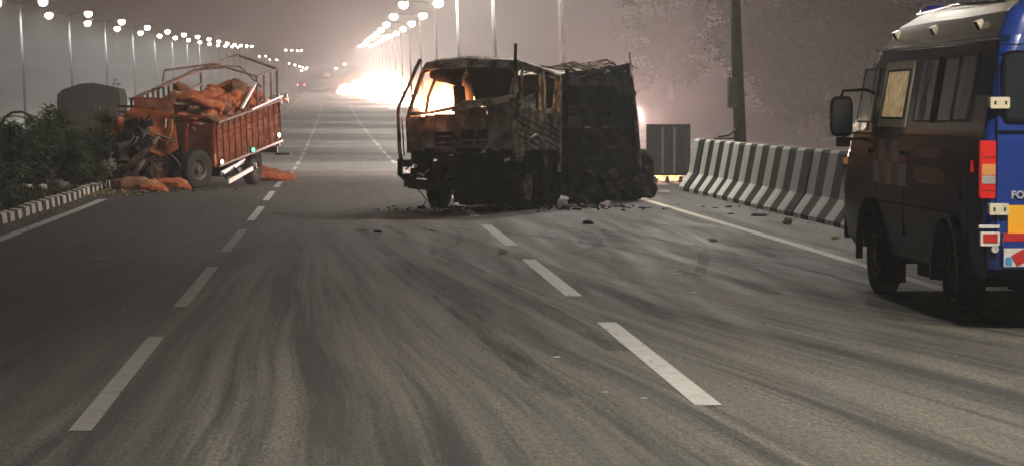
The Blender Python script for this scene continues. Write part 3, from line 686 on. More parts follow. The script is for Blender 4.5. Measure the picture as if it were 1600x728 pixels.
def word(text, x, y, z, size, mat, parent, rot=(R(90),0,0), ext=.004, name='lettering', bold=0):
    cu = bpy.data.curves.new(name, 'FONT'); cu.body = text; cu.size = size; cu.extrude = ext; cu.offset = bold; cu.space_character = 1.05
    t = bpy.data.objects.new('t', cu); COL.objects.link(t); bpy.context.view_layer.update()
    me = bpy.data.meshes.new_from_object(t.evaluated_get(bpy.context.evaluated_depsgraph_get())); bpy.data.objects.remove(t)
    me.materials.clear(); me.materials.append(mat); me.name = name
    o = obj_of(name, me, parent, (x, y, z), rot); return o
word('FORCE', XX(1592), -.012, Z(312), .078, M['grey_panel2'], van, bold=.003)
tag(van, 'blue ambulance van with dark flank and chequered red decal parked at the barrier', 'van')

# ------------------------------------------------------------------ burnt truck
TH = 24
C0 = P(805, 331, 44.0)
bt = empty('burnt_truck', (C0.x, 44.0, 0), (0, 0, R(-TH)))
tx = lambda px: (px-805)/173*1.9            # on the front plane
tz = lambda py, Y=44.0: CAM_H-(py-169)*Y/4200
def part(m, name, mat, parent=None, **k): return m.build(name, mat, parent or bt, **k)
random.seed(11)
W_ = 1.9
# chassis, axles, wheels
m = MB()
for x in (-1.35, -.55): m.box((x, 3.1, .62), (.08, 5.8, .16))
for y in (.4, 1.6, 2.6, 3.9, 5.2): m.box((-.95, y, .62), (.8, .07, .12))
m.box((-.95, .75, .55), (.6, .7, .5)); m.tube([(-.95,1.2,.5),(-.95,4.6,.45)], .05, 8)
m.box((-.3,2.5,.5),(.3,.9,.35)); m.box((-1.6,2.5,.5),(.3,.8,.3)); m.box((-.95,.3,.62),(1.5,.14,.2))
part(m, 'chassis', M['char'])
for y in (.85, 4.65):
    m = MB(); m.tube([(-1.7,y,.38),(-.2,y,.38)], .06, 8); m.lathe([(.02,-.18),(.17,-.06),(.17,.06),(.02,.18)], (-.95,y,.38), (1,0,0), 12); part(m, 'axle', M['char'])
    for x, s in ((-.18, 1), (-1.68, -1)):
        wheel_parts(bt, (x, y, .37), .37, .22, s, .6, M['char'], M['burnt'])
# front face: lower panel with openings, built of crumpled sheets between frame members
zb = .95
def zs(x): return 1.62 + (.27 if x > -.6 else .10)*max(0, (x+1.9)/1.9)    # sill line rises to the right
def fsheet(x0, x1, z0, z1, mat, amp=.02, seed=0, y=0.0, name='front_panel', nu=8, nv=6, cut=0):
    m = MB(); m.sheet((x0,y,z0),(x1,y,z0),(x1,y,z1),(x0,y,z1), nu, nv, amp, seed, cut=cut); return part(m, name, mat, auto=50)
fsheet(-1.88, -1.60, .98, 1.55, M['burnt'], .02, 1)
fsheet(-1.60, -1.42, 1.02, 1.58, M['burnt'], .02, 2)
fsheet(-1.42, -1.08, 1.30, 1.60, M['burnt'], .02, 3)
fsheet(-1.08, -.50, 1.34, 1.72, M['burnt'], .025, 4)
fsheet(-.50, -.04, 1.0, 1.82, M['burnt'], .03, 5, nu=10, nv=10)
fsheet(-1.42, -.50, .96, 1.07, M['burnt'], .015, 6)
fsheet(-1.10, -.96, 1.05, 1.36, M['burnt'], .01, 7)
m = MB(); m.box((-.95, .14, 1.2), (1.8, .04, .7)); part(m, 'bulkhead', M['char'])
m = MB()
for z in (1.12, 1.22): m.bar((-1.4,.03,z),(-1.12,.03,z+.01),.03)
m.bar((-.95,.03,1.16),(-.52,.03,1.17),.035); m.bar((-.75,.04,1.05),(-.70,.04,1.34),.03); m.tube([(-.96,.0,1.14),(-.9,-.03,1.07),(-.7,-.04,1.06),(-.52,-.02,1.12)], .022, 6)
m.tube([(-1.3,.02,1.07),(-1.28,-.03,.98),(-1.3,-.02,.9)], .02, 6)
part(m, 'grille_remains', M['burnt'])
# sill of the windscreen: rolled ash-covered lip
m = MB(); m.tube([(-1.86,-.01,1.60),(-1.5,-.03,1.62),(-1.0,-.03,1.71),(-.9,-.03,1.78),(-.6,-.04,1.80),(-.3,-.03,1.84),(-.03,0,1.90)], [.03,.025,.03,.035,.045,.04,.03], 8); part(m, 'windscreen_sill', M['ash'], smooth=True)
m = MB(); m.sheet((-1.15,-.02,1.62),(-.1,-.02,1.80),(-.12,-.05,1.90),(-1.0,-.02,1.74), 12, 3, .03, 14, 5); part(m, 'scuttle_panel', M['ash'], auto=50)
# pillars
m = MB(); m.tube([(-1.88,0,.95),(-1.90,0,1.5),(-1.86,.05,1.75),(-1.70,.18,2.30),(-1.58,.24,2.42)], [.04,.045,.04,.04,.04], 8); part(m, 'pillar', M['burnt'], smooth=True)
m = MB(); m.tube([(0,0,.95),(0,.0,1.5),(.0,.02,1.88),(-.01,.06,2.3),(-.04,.10,2.46)], [.05,.055,.05,.045,.045], 8); m.tube([(-.10,.0,1.84),(-.05,.03,2.2),(-.03,.05,2.42)], .022, 6); part(m, 'pillar', M['ash'], smooth=True)
m = MB(); m.tube([(-1.62,.10,1.62),(-1.58,.12,1.9),(-1.50,.2,2.16),(-1.45,.22,2.3)], .03, 6); part(m, 'wiper_frame', M['char'])
# remains hanging in the windscreen frame around the fire
m = MB(); m.sheet((-1.60,.22,2.20),(-1.02,.15,2.02),(-.90,.12,2.44),(-1.56,.20,2.42), 14, 8, .05, 21, 4); m.sheet((-1.16,.2,1.72),(-.93,.2,1.76),(-.95,.14,2.06),(-1.16,.16,2.06), 5, 4, .02, 5, 4); part(m, 'torn_lining', M['char'], auto=50)
m = MB(); m.sheet((-.74,.2,1.74),(-.05,.16,1.86),(-.08,.12,2.46),(-.92,.14,2.44), 10, 8, .04, 23, 4); part(m, 'sooted_windscreen', M['char'], auto=50)
# roof: domed sheet, bowed side rail falling to the rear
def roofz(x, y): 
    u = (x+.95)/.95
    return 2.57 - .10*u*u - (.0 if u < 0 else .0) - .065*y - .16*max(0, .18-y)/.18*.6 - (.13*max(0,-u)**2)
m = MB(); nu, nv = 22, 20; vs = []
for layer in (0, 1):
    for j in range(nv+1):
        for i in range(nu+1):
            u, v = i/nu, j/nv; x = -1.72+1.74*u; y = .06+2.1*v
            e = .020*mnoise.noise(Vector((x*3,y*3,2)))+.012*mnoise.noise(Vector((x*9,y*9,2)))
            edge = min(u, 1-u); z = roofz(x, y)+e - .10*max(0,(.06-edge)/.06)**2
            vs.append((x, y, z - layer*.02))
n1 = (nu+1)*(nv+1); fs = []
for j in range(nv):
    for i in range(nu): a = j*(nu+1)+i; fs += [(a,a+1,a+nu+2,a+nu+1), (n1+a,n1+a+nu+1,n1+a+nu+2,n1+a+1)]
m.add(vs, fs); part(m, 'roof', M['ash'], smooth=True)
m = MB(); m.tube([(-1.62,.05,roofz(-1.62,0)-.05),(-1.2,.02,roofz(-1.2,0)-.03),(-.7,.02,roofz(-.7,0)-.03),(-.03,.06,roofz(-.03,0)-.03)], .035, 8); part(m, 'roof_header', M['burnt'], smooth=True)
m = MB(); m.sheet((-1.66,.0,2.33),(-.9,-.03,2.37),(-.9,-.01,2.52),(-1.60,.05,2.46),10,3,.012,15,3); m.sheet((-.9,-.03,2.37),(-.02,.0,2.36),(-.04,.04,2.48),(-.9,-.01,2.52),12,3,.012,16,3); part(m, 'roof_fascia', M['ash'], auto=50)
m = MB(); m.sheet((.03,.02,2.36),(.03,2.16,2.17),(.0,2.16,2.29),(-.02,.04,2.50),18,3,.012,17,3); part(m, 'roof_side_band', M['ash'], auto=50)
# near side: doors with openings
def side(m, y0, y1, z0a, z0b, z1a, z1b, amp=.015, seed=0, x=0.0, nu=8, nv=8, cut=0):
    m.sheet((x,y0,z0a),(x,y1,z0b),(x,y1,z1b),(x,y0,z1a), nu, nv, amp, seed, cut=cut)
rz = lambda y: 2.44-.085*y
m = MB(); side(m, .02, 1.22, 1.02, 1.0, 1.80, 1.62, .018, 31, nu=14, nv=10); front_door = part(m, 'door', M['ash'], auto=50)
m = MB(); m.bar((.01,.1,1.80),(.01,1.2,1.62),.05); m.bar((.01,.28,1.75),(.01,.30,2.36),.035); m.bar((.01,1.20,1.62),(.01,1.20,rz(1.2)),.05); m.bar((.01,.1,2.40),(.01,1.2,rz(1.2)-.03),.05); part(m, 'door_window_frame', M['ash'], front_door)
m = MB(); m.sheet((.03,.12,1.66),(.03,.95,1.72),(.0,.9,1.95),(.0,.15,1.78), 8, 4, .03, 41, 6); part(m, 'drooping_glass', M['ash'], front_door, auto=50)
m = MB()
for k in range(4): m.tube([(.015,.12,1.58-.11*k),(.03,.5,1.50-.11*k),(.015,1.15,1.38-.11*k)], .012, 5)
part(m, 'door_rib', M['char'], front_door)
m = MB(); side(m, 1.26, 2.12, 1.0, .98, 1.66, 1.60, .016, 33, nu=10, nv=9); rear_door = part(m, 'door', M['ash'], auto=50)
m = MB(); m.bar((.01,1.28,1.66),(.01,2.1,1.60),.06); m.bar((.01,1.27,.98),(.01,1.27,rz(1.27)),.07); m.bar((.01,1.42,1.68),(.01,1.42,2.28),.03); m.bar((.01,1.42,2.26),(.01,2.0,2.20),.04); m.bar((.01,1.98,1.66),(.01,1.98,2.22),.04); m.tube([(.01,1.95,2.0),(.0,1.9,1.68),(.01,1.6,1.66)], .03, 6); part(m, 'door_window_frame', M['ash'], rear_door)
m = MB()
for k in range(4): m.tube([(.03,1.3,1.46-.1*k),(.045,1.7,1.38-.1*k),(.03,2.08,1.30-.1*k)], .012, 5)
part(m, 'door_rib', M['char'], rear_door)
m = MB(); m.tube([(.01,2.14,.6),(.01,2.14,1.5),(.01,2.14,rz(2.14)-.02)], .045, 8); part(m, 'rear_pillar', M['ash'], smooth=True)
m = MB(); m.tube([(.0,.04,2.44),(.01,.6,2.41),(.01,1.4,2.33),(.0,2.15,2.25)], [.04,.035,.035,.04], 8); part(m, 'cant_rail', M['ash'], smooth=True)
# wheel arch lip and lower skirts
m = MB(); m.tube([(.03, .0,.92),(.04,.18,.90),(.05,.34,1.02),(.05,.55,1.18),(.05,.85,1.25),(.05,1.15,1.18),(.05,1.32,1.0),(.04,1.38,.7)], .028, 7); m.tube([(.03,.0,.98),(.04,.2,.99),(.04,.38,1.1)], .02, 6); part(m, 'wheel_arch', M['ash'], smooth=True)
m = MB(); side(m, 1.30, 2.3, .12, .14, 1.0, .98, .05, 35, -.02, 10, 8); part(m, 'skirt', M['char'], auto=50)
m = MB(); side(m, -.0, .46, .35, .4, .95, .98, .05, 36, -.03, 6, 6); part(m, 'skirt', M['char'], auto=50)
m = MB(); m.lathe([(.001,0),(.075,0),(.075,.12),(.001,.14)], (.0,.42,1.06), (1,-.4,0), 12); part(m, 'lamp_remains', M['burnt'])
m = MB(); m.box((.02,.1,.86),(.1,.14,.08)); part(m, 'lamp_remains', M['burnt'])
# far side
m = MB(); side(m, .02, 2.12, .95, .95, 1.6, 1.55, .02, 51, -1.88); part(m, 'far_door', M['burnt'], auto=50)
m = MB(); m.bar((-1.87,1.0,1.5),(-1.72,1.0,2.38),.05); m.bar((-1.87,2.1,1.5),(-1.72,2.1,2.3),.05); m.tube([(-1.60,.22,2.40),(-1.68,1.1,2.34),(-1.68,2.1,2.27)], .04, 6); part(m, 'far_rail', M['burnt'])
m = MB(); m.box((-.95, 2.14, 1.55), (1.8, .05, 1.35)); part(m, 'cab_rear_wall', M['char'])
m = MB(); m.box((-.95,1.0,1.0),(1.7,2.0,.06)); m.box((-.95,1.15,1.18),(1.6,.5,.30)); m.sheet((-1.8,1.4,1.2),(-1.1,1.4,1.2),(-1.1,1.55,1.95),(-1.8,1.55,1.95),6,8,.05,60,4,cut=.3); part(m, 'seat_remains', M['char'])
m = MB(); m.tube([(-1.45+.17*math.cos(a), .42+.10*math.sin(a), 1.62+.14*math.sin(a)) for a in [2*math.pi*k/14 for k in range(15)]], .013, 5); m.tube([(-1.45,.42,1.62),(-1.45,.2,1.3)], .02, 5); part(m, 'steering_wheel', M['char'])
# bumper and twisted bits at the front
m = MB(); m.box((-1.62,-.12,.43),(.42,.12,.16),Matrix.Rotation(R(4),3,'Y')); m.box((-1.86,-.10,.50),(.10,.12,.22)); m.box((-.9,-.06,.44),(1.2,.10,.15),Matrix.Rotation(R(-2),3,'Y')); part(m, 'bumper', M['char'])
m = MB(); m.sheet((-1.85,-.05,.55),(-.9,-.05,.52),(-.9,.02,.97),(-1.86,.02,.97),12,8,.08,71,5,cut=.62); m.sheet((-.9,-.05,.5),(0,-.02,.5),(0,.02,1.0),(-.9,.02,1.0),12,8,.08,72,5,cut=.72); part(m, 'lower_valance', M['char'], auto=50)
m = MB()
for k in range(34):
    x, z = random.uniform(-1.9,.0), random.uniform(.2,.98); a = Vector((x, random.uniform(-.12,.1), z)); pts = [a]
    for _ in range(3): a = a + Vector((random.uniform(-.13,.13), random.uniform(-.05,.05), random.uniform(-.13,.05))); pts.append(a)
    m.tube(pts, random.uniform(.008,.022), 5)
part(m, 'twisted_remains', M['char'], smooth=True)
m = MB()
for x, z in ((-1.80,.77),(-1.72,.74),(-1.50,.66),(-1.62,.60),(-1.08,.92),(-.52,.98),(-.1,.85)): m.box((x,-.11,z),(random.uniform(.04,.12),.02,random.uniform(.015,.05)),Matrix.Rotation(random.uniform(-.5,.5),3,'Y'))
part(m, 'bare_metal_flake', M['white'])
# bent tube frame that stands off the far corner, and the rod above the pillar
m = MB(); m.tube([(-1.64,-.08,2.50),(-1.72,-.10,2.34),(-1.80,-.12,2.14),(-2.0,-.16,1.72),(-2.01,-.16,1.60),(-1.99,-.15,1.0),(-1.95,-.12,.72)], [.035,.033,.03,.035,.032,.035,.04], 8); m.tube([(-1.95,-.15,1.55),(-1.93,-.1,.9)], .012, 5); part(m, 'bent_tube', M['burnt'], smooth=True)
m = MB(); m.tube([(-1.98,-.15,.85),(-1.99,-.14,.6),(-1.9,-.12,.52),(-1.75,-.1,.56)], .05, 7); m.box((-1.88,-.1,.78),(.14,.1,.12)); part(m, 'tube_bracket', M['char'])
m = MB(); m.tube([(-.0,.0,2.3),(.01,-.01,2.75)], .028, 8); part(m, 'antenna', M['char'])
# cargo body: charred planks sagging outwards to the rear
bodyx = lambda y, z: .02 + .05*mnoise.noise(Vector((y*1.5, z*2.2, 4)))*min(1,(y-2.2)) + .20*max(0, (y-2.3)/3.7)*max(0, (2.5-z)/2.5)
npl = 11
for k in range(npl):
    z0 = .42 + k*.185; z1 = z0+.175
    m = MB(); m.sheet((bodyx(2.3,z0),2.3,z0),(bodyx(6.1,z0)+.0,6.12+.10*(1-k/npl)+random.uniform(-.04,.04),z0),(bodyx(6.1,z1),6.12+.10*(1-k/npl),z1*1.03),(bodyx(2.3,z1),2.3,min(z1,2.28)),20,3,.065,80+k,3.5,.03); part(m, 'side_plank', M['char'], auto=50)
    m = MB(); z1b = min(z1, 2.3); m.sheet((-1.9,6.1,z0),(bodyx(6.1,z0),6.1,z0),(bodyx(6.1,z1),6.1,z1),(-1.9,6.1,z1),6,1,.02,120+k,2.5,.03); part(m, 'tail_plank', M['char'], auto=50)
    m = MB(); m.sheet((-1.92,2.3,z0),(-1.92,6.1,z0),(-1.92,6.1,z1),(-1.92,2.3,z1),6,1,.02,140+k,2.5,.03); part(m, 'side_plank', M['char'], auto=50)
m = MB(); m.box((-.95,2.27,1.35),(1.9,.04,1.8)); part(m, 'body_headboard', M['char'])
m = MB(); m.box((-.95,4.2,.72),(1.9,3.8,.06)); part(m, 'body_floor', M['char'])
for y in (2.4,): 
    m = MB(); m.bar((bodyx(y,.5)+.04,y,.5),(bodyx(y,2.3)+.04,y,2.36),.06); part(m, 'stake', M['char'])
m = MB(); m.tube([(bodyx(6.05,.5)+.05,6.05,.5),(bodyx(6.05,1.4)+.05,6.02,1.4),(.03,6.0,2.72)], [.05,.045,.02], 7); part(m, 'corner_post', M['burnt'], smooth=True)
m = MB(); m.sheet((-1.7,2.4,2.16),(.02,2.4,2.24),(.02,6.0,2.40),(-1.6,6.0,2.42),16,24,.10,91,2.6); part(m, 'collapsed_tarp', M['ash'], auto=60)
m = MB()
for k in range(16):
    y = random.uniform(2.5,5.9); m.tube([(random.uniform(-1.2,.0),y,2.24+random.uniform(0,.08)+.05*(y-2.4)),(random.uniform(-.9,.02),y+random.uniform(.1,.5),2.38+random.uniform(-.02,.12)+.03*(y-2.4)),(.0,y+random.uniform(.3,.8),2.30+.035*(y-2.4))], random.uniform(.012,.03), 5)
part(m, 'bent_roof_bow', M['burnt'], smooth=True)
# sagging lumps of the burnt load, bulging through the side
m = MB(); m.sheet((.14,2.2,.04),(.42,6.15,.05),(.30,6.2,.62),(.06,2.2,.62),34,10,.11,95,6); part(m, 'sagging_load', M['char'])
m = MB(); m.sheet((-1.75,1.9,.03),(.05,1.9,.03),(.05,1.95,.7),(-1.75,1.95,.7),24,8,.12,97,6); part(m, 'burnt_wreckage', M['char'])
m = MB(); m.sheet((-1.15,.3,.16),(-.05,.3,.10),(-.05,.25,.6),(-1.2,.25,.6),18,8,.12,98,7); part(m, 'hanging_engine_parts', M['char'])
tag(bt, 'burnt-out crew-cab truck, charred black, with fire behind its empty windscreen', 'truck')
# burnt lump fallen off beside the tail
dm = bmesh.new(); bmesh.ops.create_icosphere(dm, subdivisions=3, radius=.30)
for v in dm.verts: v.co = Vector((v.co.x*.95, v.co.y, v.co.z*1.2))*(1+.35*mnoise.noise(v.co*4))
dme = bpy.data.meshes.new('burnt_bundle'); dm.to_mesh(dme); dm.free(); dme.materials.append(M['char'])
for k, (px, py, s, lb) in enumerate(((1003,290,1.0,'charred bundle lying against the tail of the burnt truck'), (985,300,1.25,'larger charred heap under the tail corner of the burnt truck'), (1014,300,.55,'small charred lump on the road at the tail of the burnt truck'))):
    p = G(px, 312); o = obj_of('burnt_bundle', dme, None, (p.x, p.y, .30*s if k != 0 else .55), (k, .3, k*2), (s, s, s)); tag(o, lb, 'debris')
m = MB(); p = G(1010, 305); m.sheet((-.55,0,.02),(.45,-.1,.02),(.5,.12,.05),(-.5,.3,.06),10,4,.03,5,4,.01); o = m.build('metal_strip', M['galv'], auto=40); o.location = (p.x, p.y, .02); tag(o, 'bent pale metal strip on the road at the tail of the burnt truck', 'debris')
# ------------------------------------------------------------------ smashed orange truck
OT = Vector((-2.72, 58.0, g(58)))
ot = empty('crashed_truck', OT, (0, 0, R(-17)))
BW2, BL = 1.85, 4.35
TILT = R(6.6); ROLL = R(0)
def T(x, y, z):      # body space (z up from the bed bottom) into the truck's space: nose down
    return Vector((x, y*math.cos(TILT) - z*math.sin(TILT)*.4, .50 + y*math.sin(TILT) + z*math.cos(TILT)))
def op(m, name, mat, parent=None, **k): return m.build(name, mat, parent or ot, **k)
random.seed(21)
m = MB()
for x in (-1.3, -.5): m.bar(T(x,-1.3,-.1), T(x,BL,-.1), .09, .18)
for y in (-.5,.5,1.6,2.8,4.1): m.bar(T(-1.4,y,-.12), T(-.4,y,-.12), .08, .12)
m.bar(T(-1.85,.1,-.04), T(0,.1,-.04), .1); m.bar(T(-1.85,BL-.1,-.04), T(0,BL-.1,-.04), .1)
m.box(T(-.35,1.6,-.3),(.4,.7,.35)); op(m, 'chassis', M['black'])
m = MB(); m.tube([(-1.75,.0,.42),(-.1,.0,.42)],.06,8); m.tube([(-1.75,3.2,.45),(-.1,3.2,.45)],.08,8); m.lathe([(.03,-.2),(.2,-.08),(.2,.08),(.03,.2)],(-.93,3.2,.45),(1,0,0),12); op(m, 'axle', M['black'])
M['dusty_tyre'] = surf('dusty_tyre', (.06,.052,.042), (.03,.027,.023), .9, scale=8, bump=.3)
wheel_parts(ot, (-.28, -.42, .41), .42, .26, 1, .52, M['dusty_tyre'], M['rim'], (0, 0, R(-20)))
wheel_parts(ot, (-1.62, -.35, .41), .42, .26, -1, .52, M['dusty_tyre'], M['rim'])
wheel_parts(ot, (-.22, 3.1, .42), .42, .24, 1, .52, M['dusty_tyre'], M['rim'])
wheel_parts(ot, (-1.66, 3.1, .42), .42, .24, -1, .52, M['dusty_tyre'], M['rim'])
m = MB(); m.bar(T(-1.8,0,.0), T(-1.8,BL,.0), .02); m.add([T(-BW2,0,0),T(0,0,0),T(0,BL,0),T(-BW2,BL,0),T(-BW2,0,-.06),T(0,0,-.06),T(0,BL,-.06),T(-BW2,BL,-.06)],[(0,1,2,3),(7,6,5,4),(0,4,5,1),(1,5,6,2),(2,6,7,3),(3,7,4,0)]); op(m, 'bed', M['brownwood'])
# walls of boards
WH = .88
nb = 7
for k in range(nb):
    z0, z1 = k*WH/nb, (k+1)*WH/nb-.012
    for (x, nm) in ((0, 1), (-BW2, 0)):
        b_ = .05*math.sin(math.pi*(k+.5)/nb) if nm else 0
        m = MB(); m.sheet(T(x+b_,0,z0),T(x+b_,BL,z0),T(x+b_,BL,z1),T(x+b_,0,z1),16,2,.016,200+k*2+nm,2.5,.03); op(m, 'side_board', M['brownwood'], auto=50)
    for (a, b) in ((-BW2+.02, -1.26), (-1.22, -.64), (-.60, -.02)):
        m = MB(); m.sheet(T(a,0,z0),T(b,0,z0),T(b,0,z1),T(a,0,z1),6,2,.016,230+k+a*5,3,.03); op(m, 'front_board', M['brick'], auto=50)
    m = MB(); m.sheet(T(-BW2,BL,z0),T(0,BL,z0),T(0,BL,z1),T(-BW2,BL,z1),4,1,.01,260+k,3,.03); op(m, 'tail_board', M['brownwood'])
stake = lambda a, b, w, mat, nm='stake': op((lambda q: (q.bar(a, b, w, w*.7), q)[1])(MB()), nm, mat)
for i in range(12): y = .03+i*(BL-.06)/11; stake(T(.075,y,-.02), T(.05,y,WH+.02), .035, M['brownwood'])
for x in (0.0, -.62, -1.24, -BW2): stake(T(x,-.04,-.02), T(x,-.04,WH+.02), .06, M['orange'])
m = MB(); m.bar(T(.09,0,-.03), T(.09,BL,-.03), .05, .05); op(m, 'bright_sill', M['chrome'])
m = MB(); m.bar(T(.08,0,WH+.03), T(.08,BL,WH+.03), .06, .05); op(m, 'top_rail', M['rail'])
m = MB(); m.bar(T(.11,2.2,WH+.06), T(.11,BL+.02,WH+.12), .035, .03); op(m, 'pale_rail', M['white'])
# marker lamps
M['mk_w'] = emit('marker_white', (1,.80,.5), 5); M['mk_g'] = emit('marker_green', (.10,1,.45), 4); M['mk_c'] = emit('marker_cool', (.75,1,.9), 6)
for y, z, mt in ((.08, .05, 'mk_w'), (2.15, .04, 'mk_g'), (4.0, .14, 'mk_c')):
    m = MB(); c = T(.13, y, z); m.lathe([(.055,-.02),(.05,.02),(.001,.035)], c, (1,-.3,0), 12); l_ = op(m, 'marker_lamp', M[mt])
    m = MB(); m.lathe([(.075,-.03),(.075,.0),(.056,.01)], c, (1,-.3,0), 12); m.build('bezel', M['dark_steel'], l_)
# upper rails of both sides, front and rear hoops
RH = 1.55
ua = lambda y: WH + .62*(y/BL)**.6 if y < BL else RH
m = MB(); m.bar(T(-BW2,-.1,WH+.55), T(-BW2,BL,WH+.70), .05); op(m, 'upper_rail', M['rail'])
for i in range(9): y = -.05+i*(BL*.6)/8; stake(T(-BW2,y,WH), T(-BW2,y,WH+.56+.02*i), .05, M['rail'], 'upright')
m = MB(); m.bar(T(-BW2,-.1,WH+.30), T(-BW2,BL,WH+.40), .045); op(m, 'middle_rail', M['rail'])
m = MB(); m.bar(T(-1.88,-.12,WH+.56), T(-.9,-.05,WH+.46), .05); m.bar(T(-.9,-.05,WH+.46), T(-.2,.4,WH+.34), .05); op(m, 'fallen_rail', M['rail'])
m = MB(); m.bar(T(-2.05,-.15,WH+.28), T(-.1,.02,WH+.14), .085, .05); op(m, 'fallen_board', M['brick'])
m = MB(); m.bar(T(-1.98,-.10,WH+.10), T(-.55,-.08,WH-.02), .09, .05); op(m, 'fallen_board', M['brick'])
m = MB(); m.bar(T(-2.15,-.1,WH+.40), T(-1.7,-.08,WH+.38), .05); op(m, 'broken_rail_end', M['dark_steel'])
for x in (-1.75,-1.5): stake(T(x,-.08,WH-.2), T(x,-.08,WH+.58), .05, M['rail'], 'upright')
# rear hoop and gable bars
za, zc = 1.62, 1.90
m = MB(); m.tube([T(0,BL,0),T(0,BL,za)],.032,6); op(m, 'rear_post', M['rail'])
m = MB(); m.tube([T(-BW2,BL,0),T(-BW2,BL,za)],.03,6); op(m, 'rear_post', M['rail'])
m = MB(); m.tube([T(-BW2,BL,za),T(-.95,BL,zc+.05),T(0,BL,za)],.03,6); op(m, 'rear_hoop', M['rail'])
for yq in (2.9,): 
    m = MB(); m.tube([T(0,yq,WH),T(0,yq,za-.02)],.03,6); op(m, 'upright', M['rail'])
    m = MB(); m.tube([T(-BW2-.05,yq-.9,WH+.7),T(-BW2,yq-.9,za+.22),T(-.9,yq-.3,zc+.02),T(0,yq,za-.02)],.028,6); op(m, 'middle_hoop', M['rail'])
m = MB(); m.bar(T(0,2.9,za-.02),T(0,BL,za),.04); op(m, 'roof_rail', M['rail'])
m = MB(); m.bar(T(-.92,BL,zc+.05),T(-.9,2.6,zc+.02),.035); op(m, 'ridge_rail', M['rail'])
m = MB(); m.tube([T(-1.0,2.3,zc-.0),T(-.4,2.9,WH+.95),T(.0,3.2,WH+.45)],.022,6); op(m, 'brace', M['rail'])
m = MB(); m.tube([T(-1.8,1.2,WH+.63),T(-1.2,2.2,WH+.95),T(-.8,3.0,zc-.1)],.025,6); op(m, 'brace', M['rail'])
for y in (3.4,3.9): stake(T(0,y,WH), T(0,y,za-.0), .04, M['rail'], 'upright')
m = MB(); m.bar(T(.02,1.75,WH+.12),T(-.02,3.0,WH+.62),.05,.04); op(m, 'leaning_bar', M['white'])
# side under-run guard
gd = empty('side_guard', T(.12,0,0)); gd.parent = ot
def gpt(px, py, Y=58.7): 
    w_ = P(px, py, Y) - OT; c, s = math.cos(R(17)), math.sin(R(17)); return Vector((w_.x*c - w_.y*s, w_.x*s + w_.y*c, w_.z))
def to_g(v): return v - Vector(T(.12,0,0))
A, B = gpt(347,271,58.4), gpt(383,251,60.2); C_, D = gpt(358,284,58.3), gpt(395,263,60.1)
m = MB(); m.bar(to_g(A), to_g(B), .04, .09); m.build('guard_rail', M['white'], gd)
m = MB(); m.bar(to_g(C_), to_g(D), .04, .09); m.build('guard_rail', M['white'], gd)
for t in (.03,.5,.97):
    m = MB(); a = A.lerp(B, t); c = C_.lerp(D, t); m.bar(to_g(a+(a-c)*.45), to_g(c), .03, .05); m.build('guard_bracket', M['dark_steel'], gd)
m = MB(); m.box(T(-.9,BL+.08,-.25),(1.7,.06,.14)); m.bar(T(-.1,BL+.05,-.35),T(.25,BL+.1,-.35),.05); op(m, 'rear_bumper', M['dark_steel'])
m = MB(); m.box(T(-.1,BL+.03,-.1),(.25,.05,.12)); op(m, 'tail_lamp', M['red_paint'])
# cab, crushed
def cp(px, py, Y=57.0):
    w_ = P(px, py, Y) - OT; c, s = math.cos(R(17)), math.sin(R(17)); return Vector((w_.x*c - w_.y*s, w_.x*s + w_.y*c, w_.z))
def csheet(pts, Y, nm, mat, nu=8, nv=8, amp=.05, seed=0, cut=0, th=.015, fr=4):
    q = [cp(p[0], p[1], p[2] if len(p) > 2 else Y) for p in pts]; m = MB(); m.sheet(q[0], q[1], q[2], q[3], nu, nv, amp, seed, fr, th, cut=cut); return op(m, nm, mat, auto=45)
csheet([(236,238),(262,244),(268,184),(234,180)], 56.7, 'door', M['orange'], amp=.05, seed=1)
csheet([(262,244),(281,232),(275,186),(268,184)], 57.0, 'door_edge', M['orange'], amp=.03, seed=2)
csheet([(182,196),(205,186),(236,180),(210,168)], 56.6, 'roof_corner', M['orange'], amp=.05, seed=3)
csheet([(205,186),(266,190),(272,176),(212,168)], 57.2, 'roof_panel', M['orange'], amp=.04, seed=4)
csheet([(212,172),(276,178),(270,155),(214,152)], 57.5, 'rear_cab_panel', M['brick'], amp=.03, seed=5)
csheet([(177,206),(192,214),(200,184),(184,180)], 56.4, 'front_corner', M['orange'], amp=.06, seed=6)
M['grey_panel'] = surf('scuffed_grey_panel', (.24,.22,.20), (.10,.09,.08), .6, scale=9)
csheet([(226,226),(239,222),(236,200),(226,204)], 56.5, 'inner_panel', M['grey_panel'], amp=.03, seed=7)
csheet([(183,232),(206,226),(204,220),(182,224)], 56.4, 'bonnet_fragment', M['grey_panel'], amp=.03, seed=8, nv=3)
csheet([(182,262),(214,250),(250,218),(216,240)], 56.2, 'torn_panel', M['wreck'], amp=.10, seed=9)
csheet([(176,282),(216,276),(246,240),(206,246)], 56.3, 'torn_panel', M['wreck'], amp=.13, seed=10, cut=.8)
csheet([(232,284),(262,286),(264,242),(236,244)], 56.9, 'torn_panel', M['wreck'], amp=.08, seed=11)
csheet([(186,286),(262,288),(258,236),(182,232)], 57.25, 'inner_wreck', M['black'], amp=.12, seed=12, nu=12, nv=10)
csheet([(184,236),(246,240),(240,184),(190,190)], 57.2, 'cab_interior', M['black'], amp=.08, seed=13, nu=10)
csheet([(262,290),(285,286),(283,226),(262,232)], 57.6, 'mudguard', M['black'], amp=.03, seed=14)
M['yellow_paint'] = surf('yellow_stripe', (.62,.36,.04), (.4,.2,.03), .5)
m = MB(); m.tube([cp(271,187,56.5), cp(271,202,56.45), cp(267,216,56.45), cp(261,228,56.45)], .024, 6); op(m, 'yellow_strip', M['yellow_paint'])
